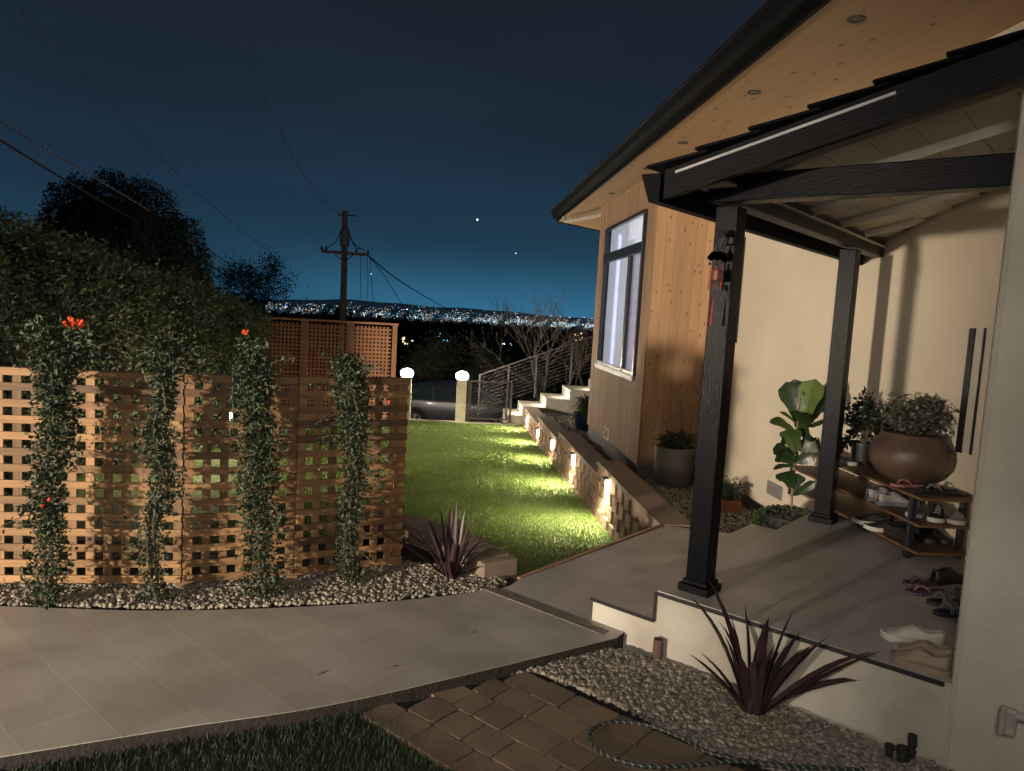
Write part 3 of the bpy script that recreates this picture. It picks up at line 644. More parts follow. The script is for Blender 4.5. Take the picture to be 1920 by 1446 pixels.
def pebbles(name, poly, n, zf, r0, r1):
    q = fill(poly, n); n = len(q); z = zf(q[:, 0], q[:, 1])+rng.uniform(-.004, .012, n)
    s = rng.uniform(r0, r1, n)[:, None]*np.stack([rng.uniform(.85, 1.25, n), rng.uniform(.7, 1.1, n), rng.uniform(.55, .95, n)], 1)
    tv = IV2*(1+.0*IV2); tone = np.clip(rng.normal(.45, .3, n), 0, 1); tone[rng.random(n) < .12] = 1
    mb = MB(); scatter(mb, tv, IF2, np.column_stack([q, z]), rots(n, .5), s, tone)
    return tag(mb.build(name, M_peb, smooth=180), kind='stuff')
E3 = lambda p: tuple(np.asarray(p)[:2])
pebbles('gravel', [(-3.6, 3.76), (-2.64, 3.79), (-1.69, 3.87), (-.72, 4.12), (-.03, 4.41), (.04, 4.54), (-.2, 4.86), (-.52, 4.78), (-.7, 4.82), (-1.3, 4.5), (-1.95, 4.24), (-3.6, 4.02)], 8000, lambda x, y: -.006+0*x, .009, .016)
pebbles('pebble_bed', [(-.02, 3.42), (.62, 3.82), (.80, 3.70), E3(PP(3.40, -1.7)), E3(PP(3.40, -.3)), E3(PP(3.40, .1)), (1.6, 2.4), (1.15, 2.78), (.85, 2.96), (.62, 3.18), (.19, 3.51)], 11000, lambda x, y: -.064+0*x, .008, .0155)
def pz(x, y):
    e = x*E1[0]+y*E1[1]; return np.interp(e, [5.2, 7, 13, 17.2], [-.16, -.28, -.57, -.60])+.005
pebbles('planter_gravel', [E3(EE(5.9, 2.17)), E3(EE(9.4, 2.17)), E3(EE(9.4, 2.6)), E3(EE(9.45, 3.4)), E3(EE(5.3, 3.4)), E3(PP(5.76, -1.75)), E3(PP(5.76, -2.3))], 5000, pz, .014, .024)
pebbles('narrow_gravel', [E3(EE(9.4, 2.17)), E3(EE(16.5, 2.17)), E3(EE(16.5, 3.6)), E3(EE(13.2, 3.6)), E3(EE(13.2, 2.58)), E3(EE(9.4, 2.58))], 2200, pz, .02, .035)
# ------------------------------------------------------------------ grass
BL = [(-.5, 0, 0), (.5, 0, 0), (.28, .12, .6), (-.28, .12, .6), (0, .4, 1)]; BF3 = [(0, 1, 2), (0, 2, 3), (3, 2, 4)]
def grass(name, poly, n, zf, wd, ht, m, dens=None):
    q = fill(poly, n)
    n = len(q); z = zf(q[:, 0], q[:, 1]); s = np.column_stack([np.full(n, wd)*rng.uniform(.7, 1.3, n), np.full(n, ht)*.8, ht*rng.uniform(.6, 1.25, n)])
    mb = MB(); scatter(mb, BL, BF3, np.column_stack([q, z]), rots(n, .55), s, rng.random(n)); return tag(mb.build(name, m), kind='stuff')
def lzz(x, y):
    e = x*E1[0]+y*E1[1]; return -.60-.032*np.maximum(0, e-7)
grass('lawn_grass', [E3(EE(4.9, -2.5)), E3(EE(9, -2.2)), E3(EE(9, 1.9)), E3(EE(5.5, 1.9))], 110000, lzz, .005, .028, M_turf)
tg = bpy.data.objects['lawn_grass']
grass('far_lawn_grass', [E3(EE(9, -2.4)), E3(EE(17, -2.8)), E3(EE(17, 1.88)), E3(EE(9, 1.88))], 90000, lzz, .010, .03, M_turf)
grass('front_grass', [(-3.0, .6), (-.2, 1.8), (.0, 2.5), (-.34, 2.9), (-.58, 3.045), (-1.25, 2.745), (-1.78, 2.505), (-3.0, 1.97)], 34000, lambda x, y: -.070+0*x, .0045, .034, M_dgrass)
# ------------------------------------------------------------------ pavers
pav = MB()
pd = np.array([E1[0], E1[1]]); ang = radians(38); ua = np.array([cos(ang), sin(ang)]); va = np.array([-sin(ang), cos(ang)])
# joints run roughly with the porch; rows across
ua = np.array([P2[0], P2[1]]); va = np.array([P1[0], P1[1]])
bound = [(-.34, 2.92), (-.57, 3.04), (-.54, 3.10), (0.05, 3.45), (.19, 3.45), (.62, 3.14), (.85, 2.92), (1.15, 2.74), (1.5, 2.4), (1.2, 1.2), (.2, 1.2), (-.1, 2.2)]
random.seed(21); v = .8
while v < 3.4:
    hgt = .165; u = -3.4+random.uniform(0, .2)
    while u < 1.4:
        wd = random.choice([.12, .165, .165, .21, .24])
        c = ua*(u+wd/2)+va*(v+hgt/2)
        if inpoly([c[0]], [c[1]], bound)[0]:
            pts = []; hx_, hy_, rc = wd/2-.0032, hgt/2-.0032, .014
            for q_, (sx, sy) in enumerate(((1, 1), (-1, 1), (-1, -1), (1, -1))):
                rq = rc*random.uniform(.6, 1.5)
                for k in range(4):
                    a = pi/2*(q_+k/3); pts.append(c+ua*(sx*(hx_-rq)+cos(a)*rq+random.uniform(-.0015, .0015))+va*(sy*(hy_-rq)+sin(a)*rq+random.uniform(-.0015, .0015)))
                # a slightly uneven edge before the next corner
                nx, ny = ((-1, 1), (-1, -1), (1, -1), (1, 1))[q_]
                for f_ in (.25, .5, .75):
                    ex = sx*(hx_-rq)*(1-f_)+nx*(hx_-rq)*f_ if q_ % 2 == 0 else sx*hx_; ey = sy*hy_ if q_ % 2 == 0 else sy*(hy_-rq)*(1-f_)+ny*(hy_-rq)*f_
                    pts.append(c+ua*(ex+random.uniform(-.002, .0012))+va*(ey+random.uniform(-.002, .0012)))
            V = []; dz = random.uniform(-.002, .002); tl = (random.uniform(-.015, .015), random.uniform(-.015, .015))
            for sc_, z_ in ((1, -.10), (1, -.057), (.993, -.0553), (.982, -.0549)):
                for p_ in pts: r_ = c+(p_-c)*sc_; V.append((r_[0], r_[1], z_+dz+(tl[0]*(p_-c)[0]+tl[1]*(p_-c)[1])))
            assert len(pts) == 28; F = [(q*28+k, q*28+(k+1) % 28, (q+1)*28+(k+1) % 28, (q+1)*28+k) for q in range(3) for k in range(28)]+[tuple(range(84, 112))]
            if np.cross(ua, va) < 0: pass
            pav.add(V, F)
        u += wd
    v += hgt
random.seed(9)
struct('paver_patio', pav, M_paver)
# dark edging board between path and pavers
# debris on the path
for i, (x_, y_) in enumerate(((583, 1268), (889, 1187), (722, 1255))):
    p = onz(x_, y_, .004); mb = MB(); a = random.uniform(0, 6); sc_ = .012
    V = [p+np.array([cos(a+t)*sc_*r_, sin(a+t)*sc_*r_, h_]) for t, r_, h_ in ((0, 1.2, .008), (1.4, .5, 0), (2.6, .9, .004), (4, .6, .010), (5.1, .5, .002))]
    mb.add(V, [(0, 1, 2), (0, 2, 3), (0, 3, 4)])
    tag(mb.build('dry_leaf', M_bark), ['dark crumpled leaf on the path tiles, nearest the grass', 'small brown leaf on the path tiles near the flax', 'thin dry twig-like leaf on the path tiles, the middle one'][i], 'leaf', 'dry leaves on the path')

# ------------------------------------------------------------------ climbing vines on the fence
def leaves(mb, pos, size, tilt=pi, tone=None, tv=LEAFV, tf=LEAFF, bend=None):
    n = len(pos); scatter(mb, tv, tf, pos, rots(n, tilt), np.asarray(size), rng.random(n) if tone is None else tone); return mb
def vine(pix, ydist, nleaf, wid, label, flowers=(), sprays=()):
    P = [ony(px, py, ydist) for px, py in pix]; P[0][2] = 0.0; P = np.array(sm(P, 5))
    t = thing('climbing_vine', label, 'vine', P[0], group='climbing vines on the lattice fence')
    mb = MB()
    for k in range(3):
        Q = P.copy(); a = k*2.1; s = np.linspace(0, 14, len(P)); Q[:, 0] += .022*np.sin(s+a); Q[:, 1] += .022*np.cos(s+a); mb.tube(Q, np.linspace(.009, .004, len(P)), 5)
    ms_ = mb; nleaf = int(nleaf*2.3)
    n = len(P); fr = rng.uniform(0, 1, nleaf)**.85
    idx = fr*(n-1); i0 = np.clip(idx.astype(int), 0, n-2); base = P[i0]+(P[i0+1]-P[i0])*(idx-i0)[:, None]
    bulge = np.interp(fr, np.linspace(0, 1, 9), wid)*(1+.35*np.sin(fr*40+P[0][0]*9)*.6)
    g = rng.normal(0, 1, (nleaf, 3)); g /= np.linalg.norm(g, axis=1)[:, None]; rad = bulge*.86*rng.uniform(.15, 1.0, nleaf)**.6
    pos = base+g*rad[:, None]*np.array([1, .75, .9]); pos[:, 2] = np.maximum(pos[:, 2], .03)
    mb = MB(); leaves(mb, pos, rng.uniform(.018, .036, nleaf)); mc = ms_
    for k in range(34):
        i = rng.integers(1, n-1); a = rng.uniform(0, 2*pi); L_ = rng.uniform(.10, .2)*np.interp(i/n, [0, 1], [.8, 1.15]); d = np.array([cos(a), .5*sin(a)-.3, rng.uniform(-.5, .8)])
        Q = np.array([P[i]+d*L_*s-Z*.25*L_*s*s for s in np.linspace(0, 1.25, 6)]); mc.tube(Q, .002, 4)
        leaves(mb, np.repeat(Q[2:], 3, 0)+rng.normal(0, .008, (12, 3)), rng.uniform(.022, .040, 12))
    for (x0, y0, x1, y1) in sprays:
        A_, B_ = ony(x0, y0, ydist-.03), ony(x1, y1, ydist-.12); Q = np.array([A_+(B_-A_)*s+Z*.05*sin(s*pi) for s in np.linspace(0, 1, 7)]); mc.tube(Q, .0025, 4); leaves(mb, np.repeat(Q, 8, 0)+rng.normal(0, .018, (56, 3)), rng.uniform(.025, .042, 56))
    mc.build('stem', M_bark, t, smooth=60); mb.build('leaves', M_leaf, t)
    for (fx, fy, r_) in flowers:
        c = ony(fx, fy, ydist-.08); mb = MB()
        for k in range(int(9+r_*120)):
            a = rng.uniform(0, 2*pi); e = rng.uniform(.2, 1.2); d = np.array([cos(a)*cos(e), sin(a)*cos(e), sin(e)]); Q = [c+d*r_*.15, c+d*r_*.7, c+d*r_*rng.uniform(.9, 1.3)+Z*.01]
            mb.tube(Q, [.002, min(.004, r_*.1), min(.0085, r_*.25)], 6)
        mb.build('flower', M_orange, t, smooth=60)
    return t
vine([(85, 1105), (92, 1000), (88, 900), (112, 800), (100, 720), (118, 660), (105, 640)], 3.78, 3600, [.13, .14, .11, .13, .16, .12, .14, .19, .13], 'tall vine with a bright orange flower on top, leftmost on the fence', ((138, 618, .052), (92, 940, .009), (80, 952, .009)), ((100, 650, 35, 625), (105, 645, 60, 612), (120, 660, 165, 640), (100, 660, 75, 640), (95, 655, 45, 640)))
vine([(290, 1102), (285, 1000), (310, 900), (290, 820), (312, 740), (306, 680), (308, 655)], 3.92, 2100, [.12, .10, .10, .12, .10, .07, .08, .11, .12], 'thinnest greyish vine, second from the left on the fence')
vine([(492, 1098), (490, 1000), (482, 900), (486, 820), (472, 740), (474, 690), (464, 645)], 4.10, 3600, [.16, .15, .15, .15, .13, .12, .13, .13, .06], 'dense dark vine with a small orange flower, third from the left', ((460, 628, .018),))
vine([(660, 1090), (652, 1000), (668, 900), (664, 820), (660, 760), (656, 700), (650, 680)], 4.36, 2500, [.08, .11, .10, .10, .10, .12, .13, .12, .06], 'fairly narrow dark vine nearest the fence end by the lawn')
# green plant stakes
for (x_, y0, y1, yd, lb) in ((437, 680, 790, 4.1, 'thin green stake left of the third vine'), (325, 655, 700, 3.9, 'short green stake tip beside the second vine')):
    mb = MB(); mb.tube([ony(x_, y1+10, yd), ony(x_, y0, yd)], .006, 6); tag(mb.build('plant_stake', mat('stake_green'+str(x_), (.03, .08, .05), .5)), lb, 'stake')

# ------------------------------------------------------------------ flax plants
def flax(base, blades, label, m=M_phor):
    t = thing('flax_plant', label, 'plant', base, group='purple flax plants in the gravel')
    for (az, lean, Ln, wd, droop) in blades:
        d = np.array([cos(az), sin(az), 0]); sd = np.array([-sin(az), cos(az), 0]); V = []; n = 9
        b0 = np.array(base)+d*.03+sd*random.uniform(-.03, .03)
        ph = radians(lean); p = b0.copy(); 
        for i in range(n):
            s = i/(n-1); a = ph+droop*s*s; 
            if i: p = p+(d*sin(a)+Z*cos(a))*Ln/(n-1)
            w_ = wd*(.55+1.1*s-1.0*s*s)*(1-s**5)*1.1 if s < 1 else .0008
            up = -d*cos(a)+Z*sin(a)
            V += [p-sd*w_/2+up*w_*.28, p, p+sd*w_/2+up*w_*.28]
        F = []
        for i in range(n-1): o = i*3; F += [(o, o+1, o+4, o+3), (o+1, o+2, o+5, o+4)]
        mb = MB(); mb.add(V, F); mb.build('blade', m, t, smooth=180)
    return t
random.seed(4)
bl = [(radians(a), l, Ln, w_, dr) for a, l, Ln, w_, dr in (
 (185, 32, .50, .035, .35), (178, 52, .50, .035, .3), (170, 38, .42, .03, .5), (200, 20, .40, .04, .1), (100, 4, .46, .045, .05), (80, 3, .50, .045, .0), (60, 8, .45, .045, .05), (20, 10, .42, .04, .1), (10, 26, .40, .035, .6),
 (0, 34, .36, .03, .8), (-60, 12, .30, .035, .1), (-90, 8, .28, .04, .1), (-100, 20, .24, .035, .9), (-20, 15, .33, .03, .1), (130, 14, .45, .03, .1), (150, 22, .42, .03, .2), (-10, 50, .20, .025, .5), (230, 25, .3, .03, .4), (250, 35, .26, .03, .6))]
flax(onz(845, 1085, 0), bl, 'purple flax at the fence end, in front of the lawn')
bl = []
for (x_, y_, w_) in ((1315, 1125, .045), (1345, 1090, .05), (1385, 1160, .03), (1330, 1225, .03), (1405, 1150, .03), (1425, 1170, .04), (1440, 1160, .045), (1470, 1150, .035), (1310, 1235, .028), (1380, 1200, .03), (1490, 1220, .03), (1530, 1190, .028), (1610, 1218, .045), (1630, 1215, .028), (1540, 1190, .028), (1620, 1275, .05), (1560, 1250, .035), (1350, 1270, .02), (1420, 1235, .04), (1455, 1230, .04), (1500, 1205, .03), (1400, 1230, .04), (1480, 1190, .035), (1370, 1170, .03), (1440, 1215, .04)):
    B_ = onz(1410, 1338, -.08); kx = (x_-960)/FPX; yy_ = min(3.21+random.uniform(-.10, .12), 3.36/(.768+.64*kx)); w_ = w_*1.35; T_ = ony(x_, y_, yy_); dv = T_-B_; Ln = np.linalg.norm(dv); az = atan2(dv[1], dv[0]); ln_ = math.acos(dv[2]/Ln); dr = random.uniform(.15, .5)*(1 if ln_ > .3 else .4)
    bl.append((az, math.degrees(ln_-dr*.33), Ln*1.04, w_, dr))
flax(onz(1410, 1338, -.06), bl, 'large dark purple flax in the pebbles beside the porch', M_phor)

# ------------------------------------------------------------------ pots and plants by the house
def pot(mb, c, prof, **k): return mb.lathe(c, prof, 40, **k)
def bush(n, c, r, sz, mat_, parent, name='leaves', squash=(1, 1, 1), zmin=None, tilt=pi):
    g = rng.normal(0, 1, (n, 3)); g /= np.linalg.norm(g, axis=1)[:, None]; pos = np.asarray(c)+g*(rng.uniform(.15, 1, n)**.5)[:, None]*r*np.array(squash)*(1+.18*np.sin(g[:, 0:1]*7+g[:, 2:3]*5))
    if zmin is not None: pos[:, 2] = np.maximum(pos[:, 2], zmin+rng.uniform(0, .05, n))
    mb = MB(); leaves(mb, pos, rng.uniform(sz*.7, sz*1.2, n), tilt); return mb.build(name, mat_, parent)
gc_ = onpl(1253, 898, EE(9.0, 0), E1); gz = -.36; c = np.array([gc_[0]+.02, gc_[1]-.05, gz]); c = EE(8.98, 2.93, -.37)
t = thing('planter_pot', 'large smooth grey round pot with a leafy shrub at the cedar corner', 'plant pot', c)
mb = MB(); pot(mb, c, [(.0, .0), (.19, .0), (.225, .06), (.243, .25), (.245, .50), (.24, .515), (.228, .515), (.225, .47), (.0, .46)]); mb.build('pot', M_greypot, t, smooth=40)
mb = MB()
for k in range(16):
    a = rng.uniform(0, 2*pi); r_ = rng.uniform(.05, .2); mb.tube([c+Z*.45, c+np.array([cos(a)*r_*.5, sin(a)*r_*.5, .55]), c+np.array([cos(a)*r_, sin(a)*r_, .58+rng.uniform(0, .12)])], .004, 5)
mb.build('stems', M_bark, t); bush(900, c+Z*.58, .21, .05, M_leaf, t, squash=(1, 1, .6), zmin=c[2]+.48)
# blue pot beyond the cladding
c = EE(14.6, 2.85, -.60)
t = thing('blue_pot', 'glazed blue pot with drooping strappy leaves below the stairs', 'plant pot', c)
mb = MB(); pot(mb, c, [(0, 0), (.15, 0), (.19, .08), (.225, .34), (.235, .36), (.235, .385), (.20, .385), (.19, .34), (0, .33)]); mb.build('pot', M_blue, t, smooth=40)
mb = MB()
for k in range(420):
    a = rng.uniform(0, 2*pi); ln_ = rng.uniform(.1, 1.2); Ln = rng.uniform(.25, .5); d = np.array([cos(a), sin(a), 0]); sd = np.array([-sin(a), cos(a), 0]); p = c+Z*rng.uniform(.36, .62)+d*.04; V = []
    for i in range(6):
        s = i/5; an = ln_+1.5*s; 
        if i: p = p+(d*sin(an)+Z*cos(an))*Ln/6
        w_ = .02*(1-s)+.001; V += [p-sd*w_, p+sd*w_]
    mb.add(V, [(2*i, 2*i+1, 2*i+3, 2*i+2) for i in range(5)])
mb.build('leaves', mat('strappy_leaf', (.07, .11, .03), .4, (.05, .08, .02), tone=.4), t)
# small terracotta pots
def tpot(c, s, label, n=350, sq=False, group=None):
    t = thing('terracotta_pot', label, 'plant pot', c, group=group); mb = MB()
    if sq: 
        mb.prism([(-s, -s*.8), (s, -s*.8), (s, s*.8), (-s, s*.8)], 0, s*1.15, ax=(E1, E2, Z), o=c); mb.build('pot', M_terra, t, bevel=.01)
        mb = MB(); mb.prism([(-s*1.06, -s*.86), (s*1.06, -s*.86), (s*1.06, s*.86), (-s*1.06, s*.86)], s*.85, s*1.22, ax=(E1, E2, Z), o=c); mb.build('rim', M_terra, t, bevel=.006)
    else:
        pot(mb, c, [(0, 0), (s*.7, 0), (s*.9, s*1.3), (s, s*1.3), (s, s*1.6), (s*.85, s*1.6), (s*.8, s*1.3), (0, s*1.25)]); mb.build('pot', M_terra, t, smooth=40)
    if n: bush(n, np.asarray(c)+Z*s*2.0, s*1.3, .035, M_leaf, t, squash=(1, 1, 1.1), zmin=c[2]+s*1.2)
    return t
c = onz(1366, 958, -.30); tpot(c, .11, 'square terracotta pot with a bushy herb by the front post', sq=True, n=600)
c = onz(1306, 905, -.32); tpot(c, .07, 'small round terracotta pot left of the front post', n=0)
for i, e_ in enumerate((12.0,)):
    c = EE(e_, 2.45, -.54); t = thing('rock', 'reddish rock under the cedar wall corner', 'rock', c); mb = MB(); V = IV2*np.array([.28, .12, .10])*(1+.12*np.sin(IV2*5)); mb.add(V+c+Z*.05, IF2); mb.build('stone', M_curb, t, smooth=40)
# fiddle-leaf fig in a mossy pot sunk beside the porch
c = np.array([2.22, 5.95, -.20]); c = onz(1482, 965, .20); c = np.array([c[0]+.02, c[1]+.02, -.2])
t = thing('fiddle_leaf_fig', 'fiddle-leaf fig with huge leaves in a mossy pot beside the porch', 'potted tree', c)
mb = MB(); pot(mb, c, [(0, 0), (.17, 0), (.25, .30), (.26, .40), (.235, .40), (.22, .36), (0, .36)], sy=.9); mb.build('pot', M_blackp, t, smooth=40)
q = rng.normal(0, 1, (2600, 3)); q /= np.linalg.norm(q, axis=1)[:, None]; pos = c+np.array([-.01, 0, .30])+q*np.array([.31, .27, .15]); mb = MB(); leaves(mb, pos, rng.uniform(.018, .035, 2600)); mb.build('moss_cover', mat('moss_green', (.04, .06, .02), .8, (.03, .045, .015), tone=.5), t)
YF = c[1]
st = np.array(sm([ony(x_, y_, YF) for x_, y_ in ((1483, 960), (1487, 900), (1492, 840), (1496, 780), (1500, 745))], 4))
mb = MB(); mb.tube(st, np.linspace(.011, .006, len(st)), 8); mb.build('trunk', mat('pale_trunk', (.26, .19, .13), .8), t, smooth=60)
def bigleaf(bpx, tpx, wd, m, dy=(0, 0), cup=.25, roll=0, fold=.15):
    A_ = ony(*bpx, YF+dy[0]); B_ = ony(*tpx, YF+dy[1]); ax = B_-A_; Ln = np.linalg.norm(ax); ax /= Ln
    view = (A_+B_)/2-C0; view /= np.linalg.norm(view); sd = np.cross(ax, view); sd /= np.linalg.norm(sd); up = np.cross(sd, ax)
    sd, up = sd*cos(roll)+up*sin(roll), up*cos(roll)-sd*sin(roll)
    nu, nv = 9, 9; V = []; G = []
    for i in range(nu):
        s = i/(nu-1); w_ = wd/2*(np.interp(s, [0, .06, .2, .38, .6, .78, .9, .97, 1], [.05, .42, .62, .66, .95, 1.0, .82, .45, .05]))
        for j in range(nv):
            q_ = (j/(nv-1)-.5)*2
            V.append(A_+ax*Ln*s+sd*w_*q_+up*(fold*abs(q_)*w_-cup*Ln*(s-.5)**2+.012*sin(s*22+abs(q_)*3)*abs(q_)*wd*3)); G.append((s*Ln, q_*w_*1, 0))
    F = [(i*nv+j, i*nv+j+1, (i+1)*nv+j+1, (i+1)*nv+j) for i in range(nu-1) for j in range(nv-1)]
    mb = MB(); mb.add(V, F, gc=G)
    # raised midrib and side veins
    mid = np.array([A_+ax*Ln*s+up*(-cup*Ln*(s-.5)**2-.002) for s in np.linspace(-.08, .95, 8)]); mb.tube(mid, np.linspace(.004, .001, 8), 5)
    return mb.build('leaf', m, t, smooth=180)
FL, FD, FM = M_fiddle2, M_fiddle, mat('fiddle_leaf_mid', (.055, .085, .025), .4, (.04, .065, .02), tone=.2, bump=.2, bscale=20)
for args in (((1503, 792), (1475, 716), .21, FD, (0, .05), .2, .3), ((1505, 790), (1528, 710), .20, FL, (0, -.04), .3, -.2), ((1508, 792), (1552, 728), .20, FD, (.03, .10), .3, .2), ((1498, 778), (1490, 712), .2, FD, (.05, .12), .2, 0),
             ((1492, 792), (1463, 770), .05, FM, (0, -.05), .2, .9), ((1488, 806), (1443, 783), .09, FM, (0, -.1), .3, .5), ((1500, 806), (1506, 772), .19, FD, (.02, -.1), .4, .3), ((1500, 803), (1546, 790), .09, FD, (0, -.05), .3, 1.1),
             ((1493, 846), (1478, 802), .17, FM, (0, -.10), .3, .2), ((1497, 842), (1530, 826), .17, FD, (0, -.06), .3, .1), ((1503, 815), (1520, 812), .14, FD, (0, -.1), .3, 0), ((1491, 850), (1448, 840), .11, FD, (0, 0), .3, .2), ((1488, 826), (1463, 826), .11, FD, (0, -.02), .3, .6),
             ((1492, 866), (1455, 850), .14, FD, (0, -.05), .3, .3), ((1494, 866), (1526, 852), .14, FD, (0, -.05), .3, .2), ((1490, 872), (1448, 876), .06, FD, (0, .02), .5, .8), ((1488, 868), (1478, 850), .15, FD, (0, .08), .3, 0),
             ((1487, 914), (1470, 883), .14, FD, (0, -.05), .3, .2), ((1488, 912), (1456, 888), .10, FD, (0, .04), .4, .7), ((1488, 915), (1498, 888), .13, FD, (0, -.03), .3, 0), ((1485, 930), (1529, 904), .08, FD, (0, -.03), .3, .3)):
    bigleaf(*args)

# ------------------------------------------------------------------ shoe rack along the stucco wall
RZ = .29
rk = thing('shoe_rack', 'three-tier shoe rack of brown boards on a black metal frame', 'shoe rack', EE(4.33, 3.17, RZ))
RE0, RE1, RW0, RW1 = 4.33, 6.0, 2.98, 3.36
SH = (.06, .235, .405)
for z in SH:
    mb = MB(); mb.box(EE((RE0+RE1)/2-.03, (RW0+RW1)/2, RZ+z), ((RE1-RE0)/2+.06, (RW1-RW0)/2, .009), (E1, E2, Z)); mb.build('shelf', M_shelf, rk, bevel=.002)
for (a, b) in ((RE0+.02, RW0+.02), (RE0+.02, RW1-.02), (RE1-.02, RW0+.02), (RE1-.02, RW1-.02)):
    mb = MB(); mb.box(EE(a, b, RZ+.212), (.018, .018, .212), (E1, E2, Z)); mb.build('leg', M_blackp, rk, bevel=.002)
for a in (RE0+.02, RE1-.02):
    mb = MB(); mb.box(EE(a, (RW0+RW1)/2, RZ+.414), (.0175, (RW1-RW0)/2-.04, .0175), (E1, E2, Z)); mb.build('end_rail', M_blackp, rk, bevel=.002)
TOPZ = RZ+.405+.009
def onrack(px, py, lev=2):
    """where a photo point meets a shelf"""
    return onz(px, py, RZ+SH[lev]+.009)
# big clay pot
c = EE(4.70, 3.18, TOPZ)
t = thing('clay_pot', 'wide brown clay pot with a trailing plant on top of the shoe rack', 'plant pot', c)
mb = MB(); pot(mb, c, [(0, 0), (.11, 0), (.19, .05), (.245, .12), (.262, .19), (.25, .25), (.205, .31), (.195, .33), (.205, .345), (.185, .345), (.175, .32), (.0, .30)]); mb.build('pot', M_clay, t, smooth=60)
mb = MB()
for k in range(26):
    a = rng.uniform(0, 2*pi); r_ = rng.uniform(.08, .26); h_ = .34+rng.uniform(.05, .26)*(1-r_*1.5); mb.tube([c+Z*.3, c+np.array([cos(a)*r_*.4, sin(a)*r_*.4, h_*.9]), c+np.array([cos(a)*r_, sin(a)*r_, h_])], .003, 5)
mb.build('stems', M_bark, t)
bush(1100, c+Z*.46, .25, .042, mat('variegated_leaf', (.10, .105, .075), .5, (.035, .045, .025), nscale=30, tone=.5), t, squash=(1, .8, .55), zmin=c[2]+.34)
# black nursery pot with small tree
c = EE(5.33, 3.22, TOPZ)
t = thing('nursery_pot', 'small tree with glossy leaves in a black plastic pot on the rack', 'plant pot', c)
mb = MB(); pot(mb, c, [(0, 0), (.075, 0), (.092, .15), (.098, .15), (.098, .165), (.086, .165), (.082, .14), (0, .13)]); mb.build('pot', M_blackp, t, smooth=40)
mb = MB(); tips = []
for k, (dx, dy, h_) in enumerate(((-.03, 0, .42), (.01, .02, .38), (.1, -.02, .33), (-.12, 0, .30), (.17, .02, .26), (-.06, .08, .36), (-.19, -.02, .13))):
    Q = np.array(sm([c+Z*.1+np.array([dx*.1, 0, 0]), c+np.array([dx*.2, dy*.3, .24 if h_ > .2 else .3]), c+np.array([dx*.7, dy, max(h_*.9, .18)]), c+np.array([dx, dy, h_+.10 if h_ > .2 else h_])], 4)); mb.tube(Q, np.linspace(.011 if k < 2 else .006, .002, len(Q)), 6); tips.append(Q)
mb.build('trunk', M_bark, t, smooth=60)
mb = MB()
for Q in tips:
    pts = np.repeat(Q[6:], 14, 0); leaves(mb, pts+rng.normal(0, .022, pts.shape), rng.uniform(.04, .065, len(pts)))
mb.build('leaves', mat('glossy_dark_leaf', (.018, .028, .014), .35, tone=.4), t)

